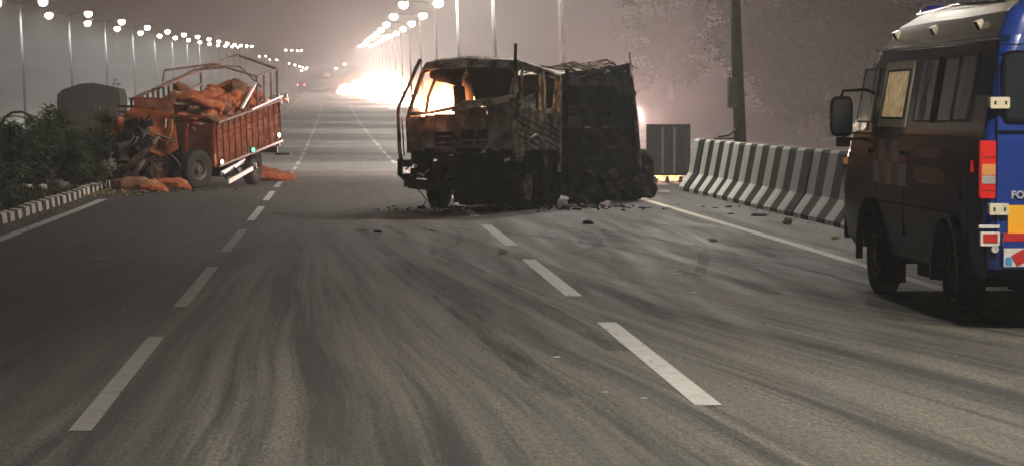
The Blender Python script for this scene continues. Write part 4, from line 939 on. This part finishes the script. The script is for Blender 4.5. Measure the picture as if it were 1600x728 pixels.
m = MB(); m.tube([cp(262,186,56.55), cp(261,200,56.5)], .018, 6); op(m, 'door_handle', M['white'])
m = MB(); m.tube([cp(238,180,56.4), cp(229,192,56.3), cp(223,200,56.3)], .025, 6); op(m, 'mirror_arm', M['black'])
random.seed(5)
m = MB()
for k in range(46):
    px, py = random.uniform(180,262), random.uniform(206,288); a = cp(px, py, random.uniform(56.1,56.9)); pts = [a]; d = Vector((random.uniform(-.12,.12), random.uniform(-.1,.1), random.uniform(-.1,.04)))
    for _ in range(3): a = a + d + Vector((random.uniform(-.07,.07), random.uniform(-.05,.05), random.uniform(-.08,.03))); pts.append(a)
    m.tube(pts, random.uniform(.010,.032), 5)
op(m, 'twisted_metal', M['wreck'], smooth=True)
for k in range(26):
    m = MB(); m.box(cp(random.uniform(186,240), random.uniform(190,284), random.uniform(56.3,56.9)), (random.uniform(.05,.3),random.uniform(.05,.2),random.uniform(.03,.14)), Matrix.Rotation(random.uniform(-1,1),3,'Y') @ Matrix.Rotation(random.uniform(-1,1),3,'X')); op(m, 'engine_fragment', M['dark_steel'])
m = MB(); m.tube([cp(180,270,56.1), cp(200,262,56.0), cp(220,246,56.0), cp(240,226,56.1), cp(252,214,56.2)], [.05,.06,.06,.05,.03], 8); m.tube([cp(196,284,56.1), cp(216,268,56.0), cp(228,250,56.1)], [.04,.06,.03], 8); op(m, 'bent_bumper', M['wreck'], smooth=True)
tag(ot, 'wrecked orange truck, nose crushed, loaded with reddish sacks', 'truck')

# sacks: four shapes shared by all
def sack_mesh(seed, mat):
    bm = bmesh.new(); bmesh.ops.create_icosphere(bm, subdivisions=4, radius=1)
    for v in bm.verts:
        p = v.co.copy(); q = Vector((math.copysign(abs(p.x)**.5, p.x), math.copysign(abs(p.y)**.55, p.y), math.copysign(abs(p.z)**.75, p.z)))
        pin = 1 - .25*max(0, abs(q.x)-.6)
        c = Vector((q.x*.44*(1-.10*abs(q.y)), q.y*.27*pin, q.z*.12*pin - .05*q.x*q.x))
        s = Vector((seed*5, 0, 0)); c += q*(.09*mnoise.noise(c*3+s)-.075*(.35-abs(mnoise.noise(c*6+s)))-.04*(.35-abs(mnoise.noise(Vector((c.x*9,c.y*20,c.z*9))+s)))+.015*mnoise.noise(Vector((c.x*10, c.y*45, c.z*10))+s)); v.co = c
    me = bpy.data.meshes.new('sack'); bm.to_mesh(me); bm.free(); me.materials.append(mat); me.polygons.foreach_set('use_smooth', [True]*len(me.polygons)); return me
SK = [sack_mesh(k, M['sack'] if k != 2 else M['sack2']) for k in range(4)]
random.seed(9)
Mo = Matrix.Translation(OT) @ Matrix.Rotation(R(-17), 4, 'Z')
def sack(loc, rot, label, group=None, s=1.0):
    o = obj_of('sack', SK[random.randrange(4)], None, loc, rot, (s, s*random.uniform(.9,1.1), s*random.uniform(.9,1.25))); tag(o, label, 'sack', group); return o
POS = ['at cab end','second from cab','third from cab','fourth from cab','fifth from cab','sixth from cab','seventh from cab','at tail end']
SIDE = ['on road side','just inside road side','past middle','on far side']
for layer in (0, 1, 2, 3):
    for j in range(8):
        for i in range(4):
            if layer >= 2 and i == 3 and j > 5 or layer == 3 and j in (0, 7): continue
            x = -.38 - i*.36 + random.uniform(-.06,.06); y = .38 + j*.49 + random.uniform(-.08,.08)
            z = .62 + layer*.185 + .05*math.sin(j*2.1+i*1.7)
            sack(Mo @ T(x, y, z), (random.uniform(-.3,.3), random.uniform(-.3,.3), R(-17)+random.uniform(-.6,.6)+(math.pi/2 if (j+layer+i) % 2 else 0)), f"reddish sack, {['lowest visible','second','third','top'][layer]} layer of truck load, {SIDE[i]}, {POS[j]}", 'sacks heaped on the orange truck', .78)
for k in range(9):
    x = [-.35,-.8,-1.3,-.5,-1.0,-1.45,-.4,-.9,-1.2][k]; y = .22+k*.43
    sack(Mo @ T(x, y, 1.30+.08*math.sin(k*1.3+.5)), (random.uniform(-.6,.6),random.uniform(-.6,.6),random.uniform(0,3)), f"tilted reddish sack on crest of truck load, {k+1}{['st','nd','rd','th','th','th','th','th','th'][k]} from the cab", 'sacks heaped on the orange truck', .7)
def gs(px, py, rz, label, s=1, rx=0, z=.12):
    p = G(px, py); sack((p.x, p.y, z*s+g(p.y)), (rx, 0, rz), label, 'sacks fallen on the road', s)
gs(218, 297, .15, 'fallen sack under the smashed cab, leftmost of the pair', 1.15)
gs(268, 295, -.1, 'fallen sack lying just in front of the orange truck wheel', 1.1)
gs(243, 299, .5, 'small torn sack between the two sacks under the smashed cab', .7)
gs(420, 279, .1, 'long flat sack on the road behind the orange truck', 1.15)
gs(441, 277, -.3, 'small sack end farthest to the right behind the orange truck', .75)
gs(408, 274, .5, 'sack leaning on the rear wheel of the orange truck', .9, .2, .2)

# ------------------------------------------------------------------ covered lorry in the haze
bl = empty('covered_lorry', (-9.3, 100, g(100)), (0, 0, R(2)))
m = MB(); hw_ = 1.18; pf = [(-hw_,.95),(-hw_+.03,2.45),(-.98,2.62),(-.35,2.83),(.1,2.86),(.75,2.74),(1.08,2.66),(hw_-.04,2.42),(hw_-.02,.95)]; n = len(pf); vs = []
for k in range(9):
    y = k*.75; vs += [(x*(1+.01*math.sin(k*2)), y, z+(.05*math.sin(k*2.2) if z > 2 else 0)) for x, z in pf]
m.add(vs, [(j*n+i, j*n+i+1, (j+1)*n+i+1, (j+1)*n+i) for j in range(8) for i in range(n-1)] + [tuple(range(n)), tuple(range(9*n-1, 8*n-1, -1))]); m.build('tarpaulin_cover', M['tarp'], bl, auto=40)
m = MB(); m.box((0,3,.85),(2.3,6,.16)); m.box((0,.05,.55),(2.2,.1,.2)); m.box((0,3,.65),(.9,6,.2)); m.build('chassis', M['dark_steel'], bl)
m = MB(); m.box((0,7.1,1.5),(2.1,1.7,1.9),taper=.94); m.build('cab', M['tarp'], bl)
for k in range(5):
    m = MB(); m.tube([(-1.14,-.02,1.0+.01*k),(-1.0+.5*k,-.03,2.5),],.012,4); m.build('rope', M['dark_steel'], bl)
for x, s in ((-1.0,-1),(1.0,1)):
    for y in (1.3, 6.9): wheel_parts(bl, (x, y, .48), .48, .28, s)
for x in (-.95,.95):
    m = MB(); m.box((x,-.01,.78),(.2,.04,.1)); m.build('tail_lamp', M['red_paint'], bl)
tag(bl, 'dark tarpaulin-covered lorry seen from behind through the haze', 'truck')

# ------------------------------------------------------------------ shrubs on the verge
def shrub(name, x, y, w, h, seed, nst=14, nleaf=2600, mat=None, label='', cat='shrub', group=None, ls=.055, z0=.1, spread=1.0):
    random.seed(seed); r = empty(name, (x, y, z0)); st = MB(); lf = MB(); tips = []
    for k in range(nst):
        a = random.uniform(0, 6.28); reach = w*random.uniform(.35,.6); hh = h*random.uniform(.5,1.0); pts = []; dr = random.uniform(.0,.35)
        for t in (0,.2,.4,.6,.8,1):
            pts.append(Vector((math.cos(a)*reach*t*1.0+random.uniform(-.03,.03), math.sin(a)*reach*t+random.uniform(-.03,.03), hh*(t**.7)-(dr*h*max(0,t-.6)*1.2))))
        st.tube(pts, [.03,.024,.018,.013,.009,.004], 5); tips.append(pts)
        for _ in range(5):
            b = random.choice(pts[2:]); e = b + Vector((random.uniform(-1,1),random.uniform(-1,1),random.uniform(-.3,.6)))*.28*w*.6; st.tube([b, b.lerp(e,.5)+Vector((0,0,.04)), e], [.009,.006,.003], 4); tips.append([b, b.lerp(e,.35), b.lerp(e,.7), e])
    for _ in range(nleaf):
        pts = random.choice(tips); t = random.uniform(.25,1)*(len(pts)-1.001); i = int(t); c = pts[i].lerp(pts[i+1], t-i) + Vector((random.gauss(0,.07),random.gauss(0,.07),random.gauss(0,.06)))*spread
        if c.z < .02: continue
        d = Vector((random.uniform(-1,1),random.uniform(-1,1),random.uniform(-.5,.6))).normalized(); s = d.orthogonal().normalized(); L_ = ls*random.uniform(.6,1.8); w2 = L_*.22
        lf.add([c-d*L_, c+s*w2, c+d*L_, c-s*w2], [(0,1,2,3)])
    st.build('stem', M['bark'], r)
    me = bpy.data.meshes.new('foliage'); me.from_pydata([tuple(v) for v in lf.v], [], lf.f); me.materials.append(mat or M['leaf']); fo = obj_of('foliage', me, r)
    tag(r, label, cat, group); return r
SG = 'shrubs along the striped kerb'
shrub('shrub', -7.15, 54.5, 1.9, 1.45, 1, 18, 7500, label='dark feathery shrub at the left edge behind the white bags', group=SG)
shrub('shrub', -6.2, 55.5, 1.9, 1.25, 2, 18, 8000, label='dense dark green shrub in the middle of the verge clump', group=SG)
shrub('shrub', -5.55, 57.2, 1.7, 1.35, 3, 18, 7500, label='dark shrub pressed against the smashed orange cab', group=SG)
shrub('shrub', -6.9, 58.5, 2.2, 1.55, 4, 18, 7500, label='taller shrub in the rear of the verge clump', group=SG)
shrub('shrub', -5.75, 59.8, 2.0, 1.6, 5, 18, 7000, label='shrub in front of the covered lorry, reaching highest', group=SG)
shrub('shrub', -5.35, 55.4, 1.0, .55, 6, 12, 2600, label='low weedy shrub next to the kerb by the sacks', group=SG, ls=.05)
shrub('shrub', -6.6, 52.3, 1.5, .62, 7, 12, 3500, label='low spreading shrub at the front of the clump above the grass', group=SG)
shrub('sapling', -8.3, 96, 1.5, 3.0, 8, 7, 240, label='thin bare sapling rising right of the covered lorry', cat='sapling', ls=.08, z0=g(96))
# one arching bare branch against the haze
m = MB(); ctrl = [(6,210),(8,196),(14,184),(26,176),(40,175),(52,180),(62,190),(66,196)]
m.tube([P(a, b, 54) for a, b in ctrl], [.035,.032,.03,.028,.024,.018,.012,.006], 6)
m.tube([P(16,184,54), P(30,181,54), P(44,184,54), P(50,192,54)], .012, 5); m.tube([P(40,175,54), P(60,182,54.2), P(74,190,54.2)], .01, 5)
o = m.build('arching_branch', M['bark'], smooth=True); tag(o, 'bare arching branch hooped over the shrubs at the left edge', 'branch')
# white bags, grey rubbish
def lump(name, p, sc, seed, mat, label, cat, group=None, rz=0):
    bm = bmesh.new(); bmesh.ops.create_icosphere(bm, subdivisions=3, radius=1)
    for v in bm.verts:
        q = v.co.copy(); v.co = Vector((q.x*sc[0], q.y*sc[1], q.z*sc[2]))*(1+.5*mnoise.noise(q*1.8+Vector((seed,0,0)))+.22*mnoise.noise(q*4+Vector((seed,3,0))))
    me = bpy.data.meshes.new(name); bm.to_mesh(me); bm.free(); me.materials.append(mat); me.polygons.foreach_set('use_smooth', [True]*len(me.polygons))
    o = obj_of(name, me, None, p, (0,0,rz)); tag(o, label, cat, group); return o
pv = lambda px, py, Y: (lambda q: (q.x, q.y, .14))(P(px, py, Y))
lump('plastic_bag', pv(14, 299, 53.2), (.26,.15,.10), 1, M['plastic'], 'biggest crumpled white plastic bag at the left edge of the verge', 'bag')
lump('plastic_bag', pv(45, 299, 53.2), (.15,.10,.075), 2, M['plastic'], 'white plastic bag in the middle of the row under the shrubs', 'bag')
lump('plastic_bag', pv(70, 300, 53.0), (.11,.09,.065), 3, M['plastic'], 'smallest white plastic bag in the row near the kerb', 'bag')
M['grey_rub'] = surf('grey_rubbish', (.16,.155,.15), (.07,.07,.07), .8)
lump('rubbish_lump', pv(96, 292, 54.0), (.18,.14,.12), 4, M['grey_rub'], 'dull grey lump of rubbish at the foot of the shrubs', 'rubbish')

# ------------------------------------------------------------------ trees behind the opposite carriageway
def tree(x, y, h, cr, seed, label, nl=16000, ls=.12):
    random.seed(seed); r = empty('tree', (x, y, g(y)-.05)); t = MB(); tip = []
    th_ = h*.14; t.tube([(0,0,0),(.1,0,th_*.5),(.0,.1,th_),(.1,0,h*.6)], [h*.030,h*.024,h*.019,h*.010], 10)
    for k in range(20):
        a = k*2.4+random.uniform(-.3,.3); z0 = th_*random.uniform(.7,1.4); e = Vector((math.cos(a)*cr*random.uniform(.55,1), math.sin(a)*cr*random.uniform(.55,1), h*random.uniform(.14,1.0)))
        b = Vector((0,0,z0)); mid = b.lerp(e,.5)+Vector((0,0,h*.06)); t.tube([b, mid, e], [h*.011,h*.006,h*.002], 6)
        for _ in range(7):
            s0 = b.lerp(e, random.uniform(.4,1)); tip.append((s0+Vector((random.uniform(-1,1),random.uniform(-1,1),random.uniform(-.5,.7)))*cr*.28, cr*random.uniform(.12,.26)))
    t.build('trunk', M['bark'], r, smooth=True)
    lf = MB()
    for _ in range(nl):
        c0, rr = random.choice(tip); c = c0 + Vector((random.gauss(0,.62),random.gauss(0,.62),random.gauss(0,.38)))*rr
        d = Vector((random.uniform(-1,1),random.uniform(-1,1),random.uniform(-.7,.3))).normalized(); s = d.orthogonal().normalized(); L_ = ls*random.uniform(.6,1.5)
        lf.add([c-d*L_, c+s*L_*.4, c+d*L_, c-s*L_*.4], [(0,1,2,3)])
    me = bpy.data.meshes.new('crown'); me.from_pydata([tuple(v) for v in lf.v], [], lf.f); me.materials.append(M['leaf2']); obj_of('crown', me, r)
    tag(r, label, 'tree', 'trees beyond the opposite carriageway')
tree(28.5, 165, 12.0, 5.6, 3, 'large pale feathery tree just right of the nearest lamp post', 60000, .19)
tree(37, 175, 13.5, 6.4, 4, 'tall dim tree between the big tree and the blue van roof', 52000, .19)
tree(49, 400, 22, 9.0, 5, 'faint hazy tree left of the nearest lamp post', 11000, .3)
tree(30.5, 138, 8.0, 5.0, 6, 'lower dim tree in the haze just above the van mirror', 36000, .17)

# ------------------------------------------------------------------ fires
def fire(name, loc, spread, n, hgt, rad, mat, seed, label, light=0, lz=.8, col=None, long=(1,0), gas=None):
    random.seed(seed); r = empty(name, loc)
    for k in range(n):
        m = MB(); t = random.uniform(-1,1)*spread; cx, cy_ = t*long[0]+random.uniform(-.2,.2)*rad, t*long[1]+random.uniform(-.2,.2)*rad
        H = hgt*random.uniform(.45,1.0)*(1-.5*abs(t)/max(spread,.01)); rr = rad*random.uniform(.6,1.1); ns = 9; vs = []; seg = 12; ph = random.uniform(0,6)
        for j in range(ns):
            v = j/(ns-1); q = rr*(math.sin(math.pi*min(1,.12+v*.88))**.7)*(1-v*.55)+.004; wx = .28*rr*math.sin(v*4+ph)*v; wy = .28*rr*math.cos(v*3+ph)*v
            for i in range(seg): a = 2*math.pi*i/seg; e = 1+.25*mnoise.noise(Vector((math.cos(a)*2+k*5, math.sin(a)*2, v*4))); vs.append((cx+wx+math.cos(a)*q*e, cy_+wy+math.sin(a)*q*e, v*H))
        m.add(vs, [(j*seg+i, j*seg+(i+1)%seg, (j+1)*seg+(i+1)%seg, (j+1)*seg+i) for j in range(ns-1) for i in range(seg)]); m.build('flame_tongue', mat, r, smooth=True)
    m = MB()
    for k in range(18): t = random.uniform(-1,1)*spread; m.box((t*long[0]+random.uniform(-.5,.5)*rad, t*long[1]+random.uniform(-.5,.5)*rad, .02), (random.uniform(.1,.5)*rad, random.uniform(.1,.3)*rad, .05), Matrix.Rotation(random.uniform(0,3),3,'Z'))
    m.build('embers', M['char'], r)
    if gas:
        bm = bmesh.new(); bmesh.ops.create_icosphere(bm, subdivisions=3, radius=1); me = bpy.data.meshes.new('flame_gas'); bm.to_mesh(me); bm.free(); me.materials.append(gas[0])
        obj_of('flame_gas', me, r, gas[1], (0,0,0), gas[2])
    if light: add_light(Vector(loc)+Vector((0,0,lz)), light, max(.25, rad), typ='POINT', color=col or FIRE_COL)
    tag(r, label, 'fire'); return r
GASB = flame_gas('burning_gas', .9, (1,.50,.30)); GASS = flame_gas('small_burning_gas', 110, (1,.30,.10))
b2w = lambda x, y, z: Matrix.Translation((C0.x,44.0,0)) @ Matrix.Rotation(R(-TH),4,'Z') @ Vector((x,y,z))
fire('cab_fire', tuple(b2w(-1.47,.42,1.50)), .24, 11, .80, .19, M['flame'], 1, 'bright fire burning inside the cab of the burnt truck', 0, .5, gas=(GASS, (0,-.05,.32), (.62,.40,.55)))
add_light(b2w(-1.47,-.16,1.74), 5, .2, typ='POINT', color=(1,.30,.12)); add_light(b2w(-1.45,.5,2.0), 1.5, .2, typ='POINT', color=FIRE_COL)  # outer light added to redden the front panel, inner one from the fire
fire('cab_fire', tuple(b2w(-.82,.45,1.58)), .09, 4, .52, .08, M['flame'], 2, 'small second flame in the middle of the burnt cab', 2, .4)
for k, (x, y, sp, n, h, rd, L_) in enumerate(((5.0,455,5.5,11,3.6,2.3,80000),(6.9,415,3.4,10,5.0,2.2,120000),(7.6,370,3.2,9,4.2,1.8,75000),(8.0,330,2.4,6,2.6,1.2,26000))):
    fire('roadside_fire', (x, y, g(y)-.05), sp, n, h, rd, M['flame_big'], 30+k, ['leftmost far fire blazing beside the climbing road','biggest far fire below the converging street lamps','far fire just left of the burnt truck mirror tube','smallest far fire partly hidden by the burnt truck'][k], L_, 2.5, (1,.70,.64), (.9,.3), (GASB, (0,0,h*.45), (sp*1.5+2.5, 4.5, h*.95)))
for k, (px, Y, h, n, sp, L_) in enumerate(((1016, 68, .5, 9, .8, 500),(1052, 64.5, .20, 6, .45, 200),(990, 82, 1.1, 7, 1.1, 12000),(1291, 46, 1.22, 4, .12, 120))):
    x = (px-534)/4200*Y
    fire('ground_fire', (x, Y, g(Y)), sp, n, h, .16, M['flame_low'] if k != 2 else M['flame'], 50+k, ['low line of flames on the ground between burnt truck and steel gate','small licking flames under the feet of the steel gate','fire glowing behind the tail of the burnt truck','single flame flickering just above the striped barrier by the van mirror'][k], L_, .4 if k != 2 else 1.6, (1,.64,.58) if k == 2 else None)

# ------------------------------------------------------------------ distant vehicles with red tail lamps
M['tail_red'] = emit('lit_tail_lamp', (1,.10,.05), 14); M['carpaint'] = surf('dark_car_paint', (.05,.05,.055), (.03,.03,.03), .3, coat=.5)
def car(px, Y, label, sc=1):
    r = empty('parked_car', ((px-534)/4200*Y, Y, g(Y))); m = MB()
    for (y0,y1,z0,z1,w0,w1) in ((0,4.1,.3,.85,.85,.82),(.4,3.0,.85,1.42,.78,.62)):
        m.add([(-w0,y0,z0),(w0,y0,z0),(w0,y1,z0),(-w0,y1,z0),(-w1,y0+.25,z1),(w1,y0+.25,z1),(w1,y1-.4,z1),(-w1,y1-.4,z1)],[(3,2,1,0),(4,5,6,7),(0,1,5,4),(1,2,6,5),(2,3,7,6),(3,0,4,7)])
    m.build('body', M['carpaint'], r); m = MB(); m.add([(-.6,.52,.9),(.6,.52,.9),(.5,.60,1.35),(-.5,.60,1.35)],[(0,1,2,3)]); m.build('rear_window', M['glass'], r)
    for x in (-.68,.68):
        m = MB(); m.box((x,-.0,.72),(.34,.06,.20)); m.build('tail_lamp', M['tail_red'], r)
    for x, s in ((-.75,-1),(.75,1)):
        for y in (.8,3.2): wheel_parts(r, (x,y,.3), .3, .18, s)
    r['category'] = 'car'; r['label'] = label; r['group'] = 'distant cars with red tail lamps'; r.scale = (sc,sc,sc)
car(430, 330, 'distant car with red tail lamps just right of the orange truck')
car(441, 345, 'second distant car with red tail lamps beside the orange truck posts')
car(471, 560, 'distant car with red lamps halfway up the climbing road')
car(511, 840, 'farthest car, a faint red glow at the top of the road')

# ------------------------------------------------------------------ tyre marks, small litter
M['rubber'] = None
m_, nt, b, out = new_mat('rubber_mark'); b.inputs['Base Color'].default_value = (.014,.013,.013,1); b.inputs['Roughness'].default_value = .8
co = N(nt,'ShaderNodeTexCoord').outputs['Object']; nt.links.new(ramp(nt, (lambda mp: (nt.links.new(co, mp.inputs[0]), mp.inputs['Scale'].__setattr__('default_value', (1,.12,1)), noise_(nt, mp.outputs[0], 3.5, 6, .7))[2])(N(nt,'ShaderNodeMapping')), [(.34,0.0),(.70,.55)]), b.inputs['Alpha']); M['rubber'] = m_
def skid(pts, w, k):
    q = [G(*p) for p in pts]; out_ = []
    for i in range(len(q)-1):
        p0 = q[max(i-1,0)]; p1, p2 = q[i], q[i+1]; p3 = q[min(i+2, len(q)-1)]
        for t in [j/8 for j in range(8)]:
            out_.append(.5*((2*p1)+(p2-p0)*t+(2*p0-5*p1+4*p2-p3)*t*t+(3*p1-p0-3*p2+p3)*t**3))
    out_.append(q[-1]); m = MB(); vs = []
    for i, p in enumerate(out_):
        d = (out_[min(i+1,len(out_)-1)]-out_[max(i-1,0)]).normalized(); s = Vector((-d.y, d.x, 0))*w*.32*(1-.5*abs(2*i/len(out_)-1)**3)
        vs += [Vector((p.x-s.x,p.y-s.y,.0015+.0003*k)), Vector((p.x+s.x,p.y+s.y,.0015+.0003*k))]
    m.add(vs, [(2*i,2*i+1,2*i+3,2*i+2) for i in range(len(out_)-1)]); o = m.build('tyre_mark', M['rubber']); o['kind'] = 'structure'
for k, (pts, w) in enumerate([
    ([(860,352),(905,360),(932,372),(930,388),(890,398)], .22), ([(1040,352),(1085,374),(1102,400),(1096,430),(1082,470)], .20),
    ([(700,356),(760,362),(860,372),(980,392),(1120,430),(1300,492),(1600,600)], .28), ([(640,352),(740,378),(860,420),(1010,480),(1240,580),(1480,700)], .34),
    ([(600,352),(680,390),(800,455),(960,545),(1140,660)], .30), ([(560,356),(640,420),(760,520),(900,650),(960,720)], .34),
    
    ([(690,352),(720,366),(710,384),(676,392),(680,400)], .10), 
    ([(560,361),(680,366),(800,366)], .12), ([(400,378),(460,384),(470,392)], .1), ([(880,352),(1010,372),(1250,420),(1430,470)], .16)]): skid(pts, w, k)
random.seed(77)
def bit(px, py, s, mat, name, label, cat, flat=.4):
    p = G(px, py); bm = bmesh.new(); bmesh.ops.create_icosphere(bm, subdivisions=2, radius=s)
    for v in bm.verts: v.co = Vector((v.co.x*1.2, v.co.y, v.co.z*flat))*(1+.6*mnoise.noise(v.co*(1.5/s)+Vector((px,0,0))))
    me = bpy.data.meshes.new(name); bm.to_mesh(me); bm.free(); me.materials.append(mat)
    o = obj_of(name, me, None, (p.x, p.y, s*flat*.7), (0,0,px)); tag(o, label, cat)
bit(786,398,.045,M['stone'],'stone','small brown stone on the road near the centre dashes','stone',.8)
bit(1236,352,.07,M['stone'],'stone','brown stone lying at the foot of the striped barrier','stone',.8)
bit(1117,379,.055,M['straw'],'stone','tan clod of dirt in the lane left of the edge line','stone',.5)
bit(1312,376,.05,M['straw'],'stone','tan clod close to the front wheel of the blue van','stone',.5)
bit(920,351,.07,M['char'],'rubble_piece','dark lump on the road in front of the burnt truck','rubble',.5)
bit(1190,339,.12,M['char'],'rag','flat dark rag at the foot of the barrier','rag',.2)
bit(1145,336,.06,M['char'],'rag','small dark scrap by the barrier left of the flat rag','rag',.2)
bit(565,361,.07,M['straw'],'paper_scrap','pale scrap at the tip of the left swept tyre marks','scrap',.2)
bit(676,361,.05,M['straw'],'paper_scrap','pale scrap on the road below the burnt truck bumper','scrap',.3)
bit(590,363,.05,M['char'],'rubble_piece','small dark crumb right of the pale scrap','rubble',.4)
bit(1046,345-18,.05,M['paper'],'paper_scrap','pale scrap near the start of the cream edge line','scrap',.3)
for k, (px, py, L_, a) in enumerate(((1052,424,.20,.3),(1060,429,.16,-.2),(1086,460,.12,.1),(870,561,.10,.5),(946,617,.07,0),(1008,627,.07,.1),(160,402,.35,.1),(440,334,.5,.05),(470,334,.3,-.1),(300,398,.2,0))):
    p = G(px, py); m = MB(); m.box((0,0,.006),(L_*.55,.012,.008)); m.box((L_*.2,.012,.006),(L_*.2,.010,.007),Matrix.Rotation(.6,3,'Z')); o = m.build('splinter', M['paper'] if k < 6 else M['straw']); o.location = p; o.rotation_euler = (0,0,a)
    tag(o, ['longer pale splinter in the right lane below the curved tyre mark','pale splinter touching the longer one in the right lane','lone short pale splinter below the pair in the right lane','thin pale splinter left of the big white dash','short pale splinter nearest the camera, left one of two','short pale splinter nearest the camera, beside the big white dash','faint tan streak of straw on the dark left lane','long tan splinter between the wrecks, left one','long tan splinter between the wrecks, right one','faint tan straw near the left lane dash'][k], 'splinter', 'loose splinters on the asphalt')
M['glint'] = surf('glass_bead', (.9,.8,.5), (.7,.6,.4), .05, spec=1)
tag(litter('road_grit', 700, 1.5, 26, 3.0, 8.0, M['straw'], 12, .011), 'fine pale grit strewn over the asphalt', 'grit', kind='stuff')
tag(litter('barrier_litter', 90, 6.9, 42, .10, 6.0, M['straw'], 13, .022), 'dry leaves and grit gathered along the foot of the striped barrier', 'litter', kind='stuff')
tag(litter('kerb_litter', 260, -4.72, 44, .10, 8.0, M['straw'], 14, .03), 'dry leaves and grit gathered along the striped kerb', 'litter', kind='stuff')

# ------------------------------------------------------------------ haze
m, nt, b, out = new_mat('haze'); nt.nodes.remove(b); pvn = N(nt, 'ShaderNodeVolumePrincipled'); nt.links.new(pvn.outputs[0], out.inputs['Volume'])
pvn.inputs['Density'].default_value = HAZE_DENSITY; pvn.inputs['Color'].default_value = (*HAZE_COL, 1); pvn.inputs['Anisotropy'].default_value = .5
mb = MB(); mb.box((0, 765, 21), (1010, 1800, 44)); hz = mb.build('haze', m); tag(hz, 'thin smoky night haze filling the air over the whole road', 'haze', kind='stuff')
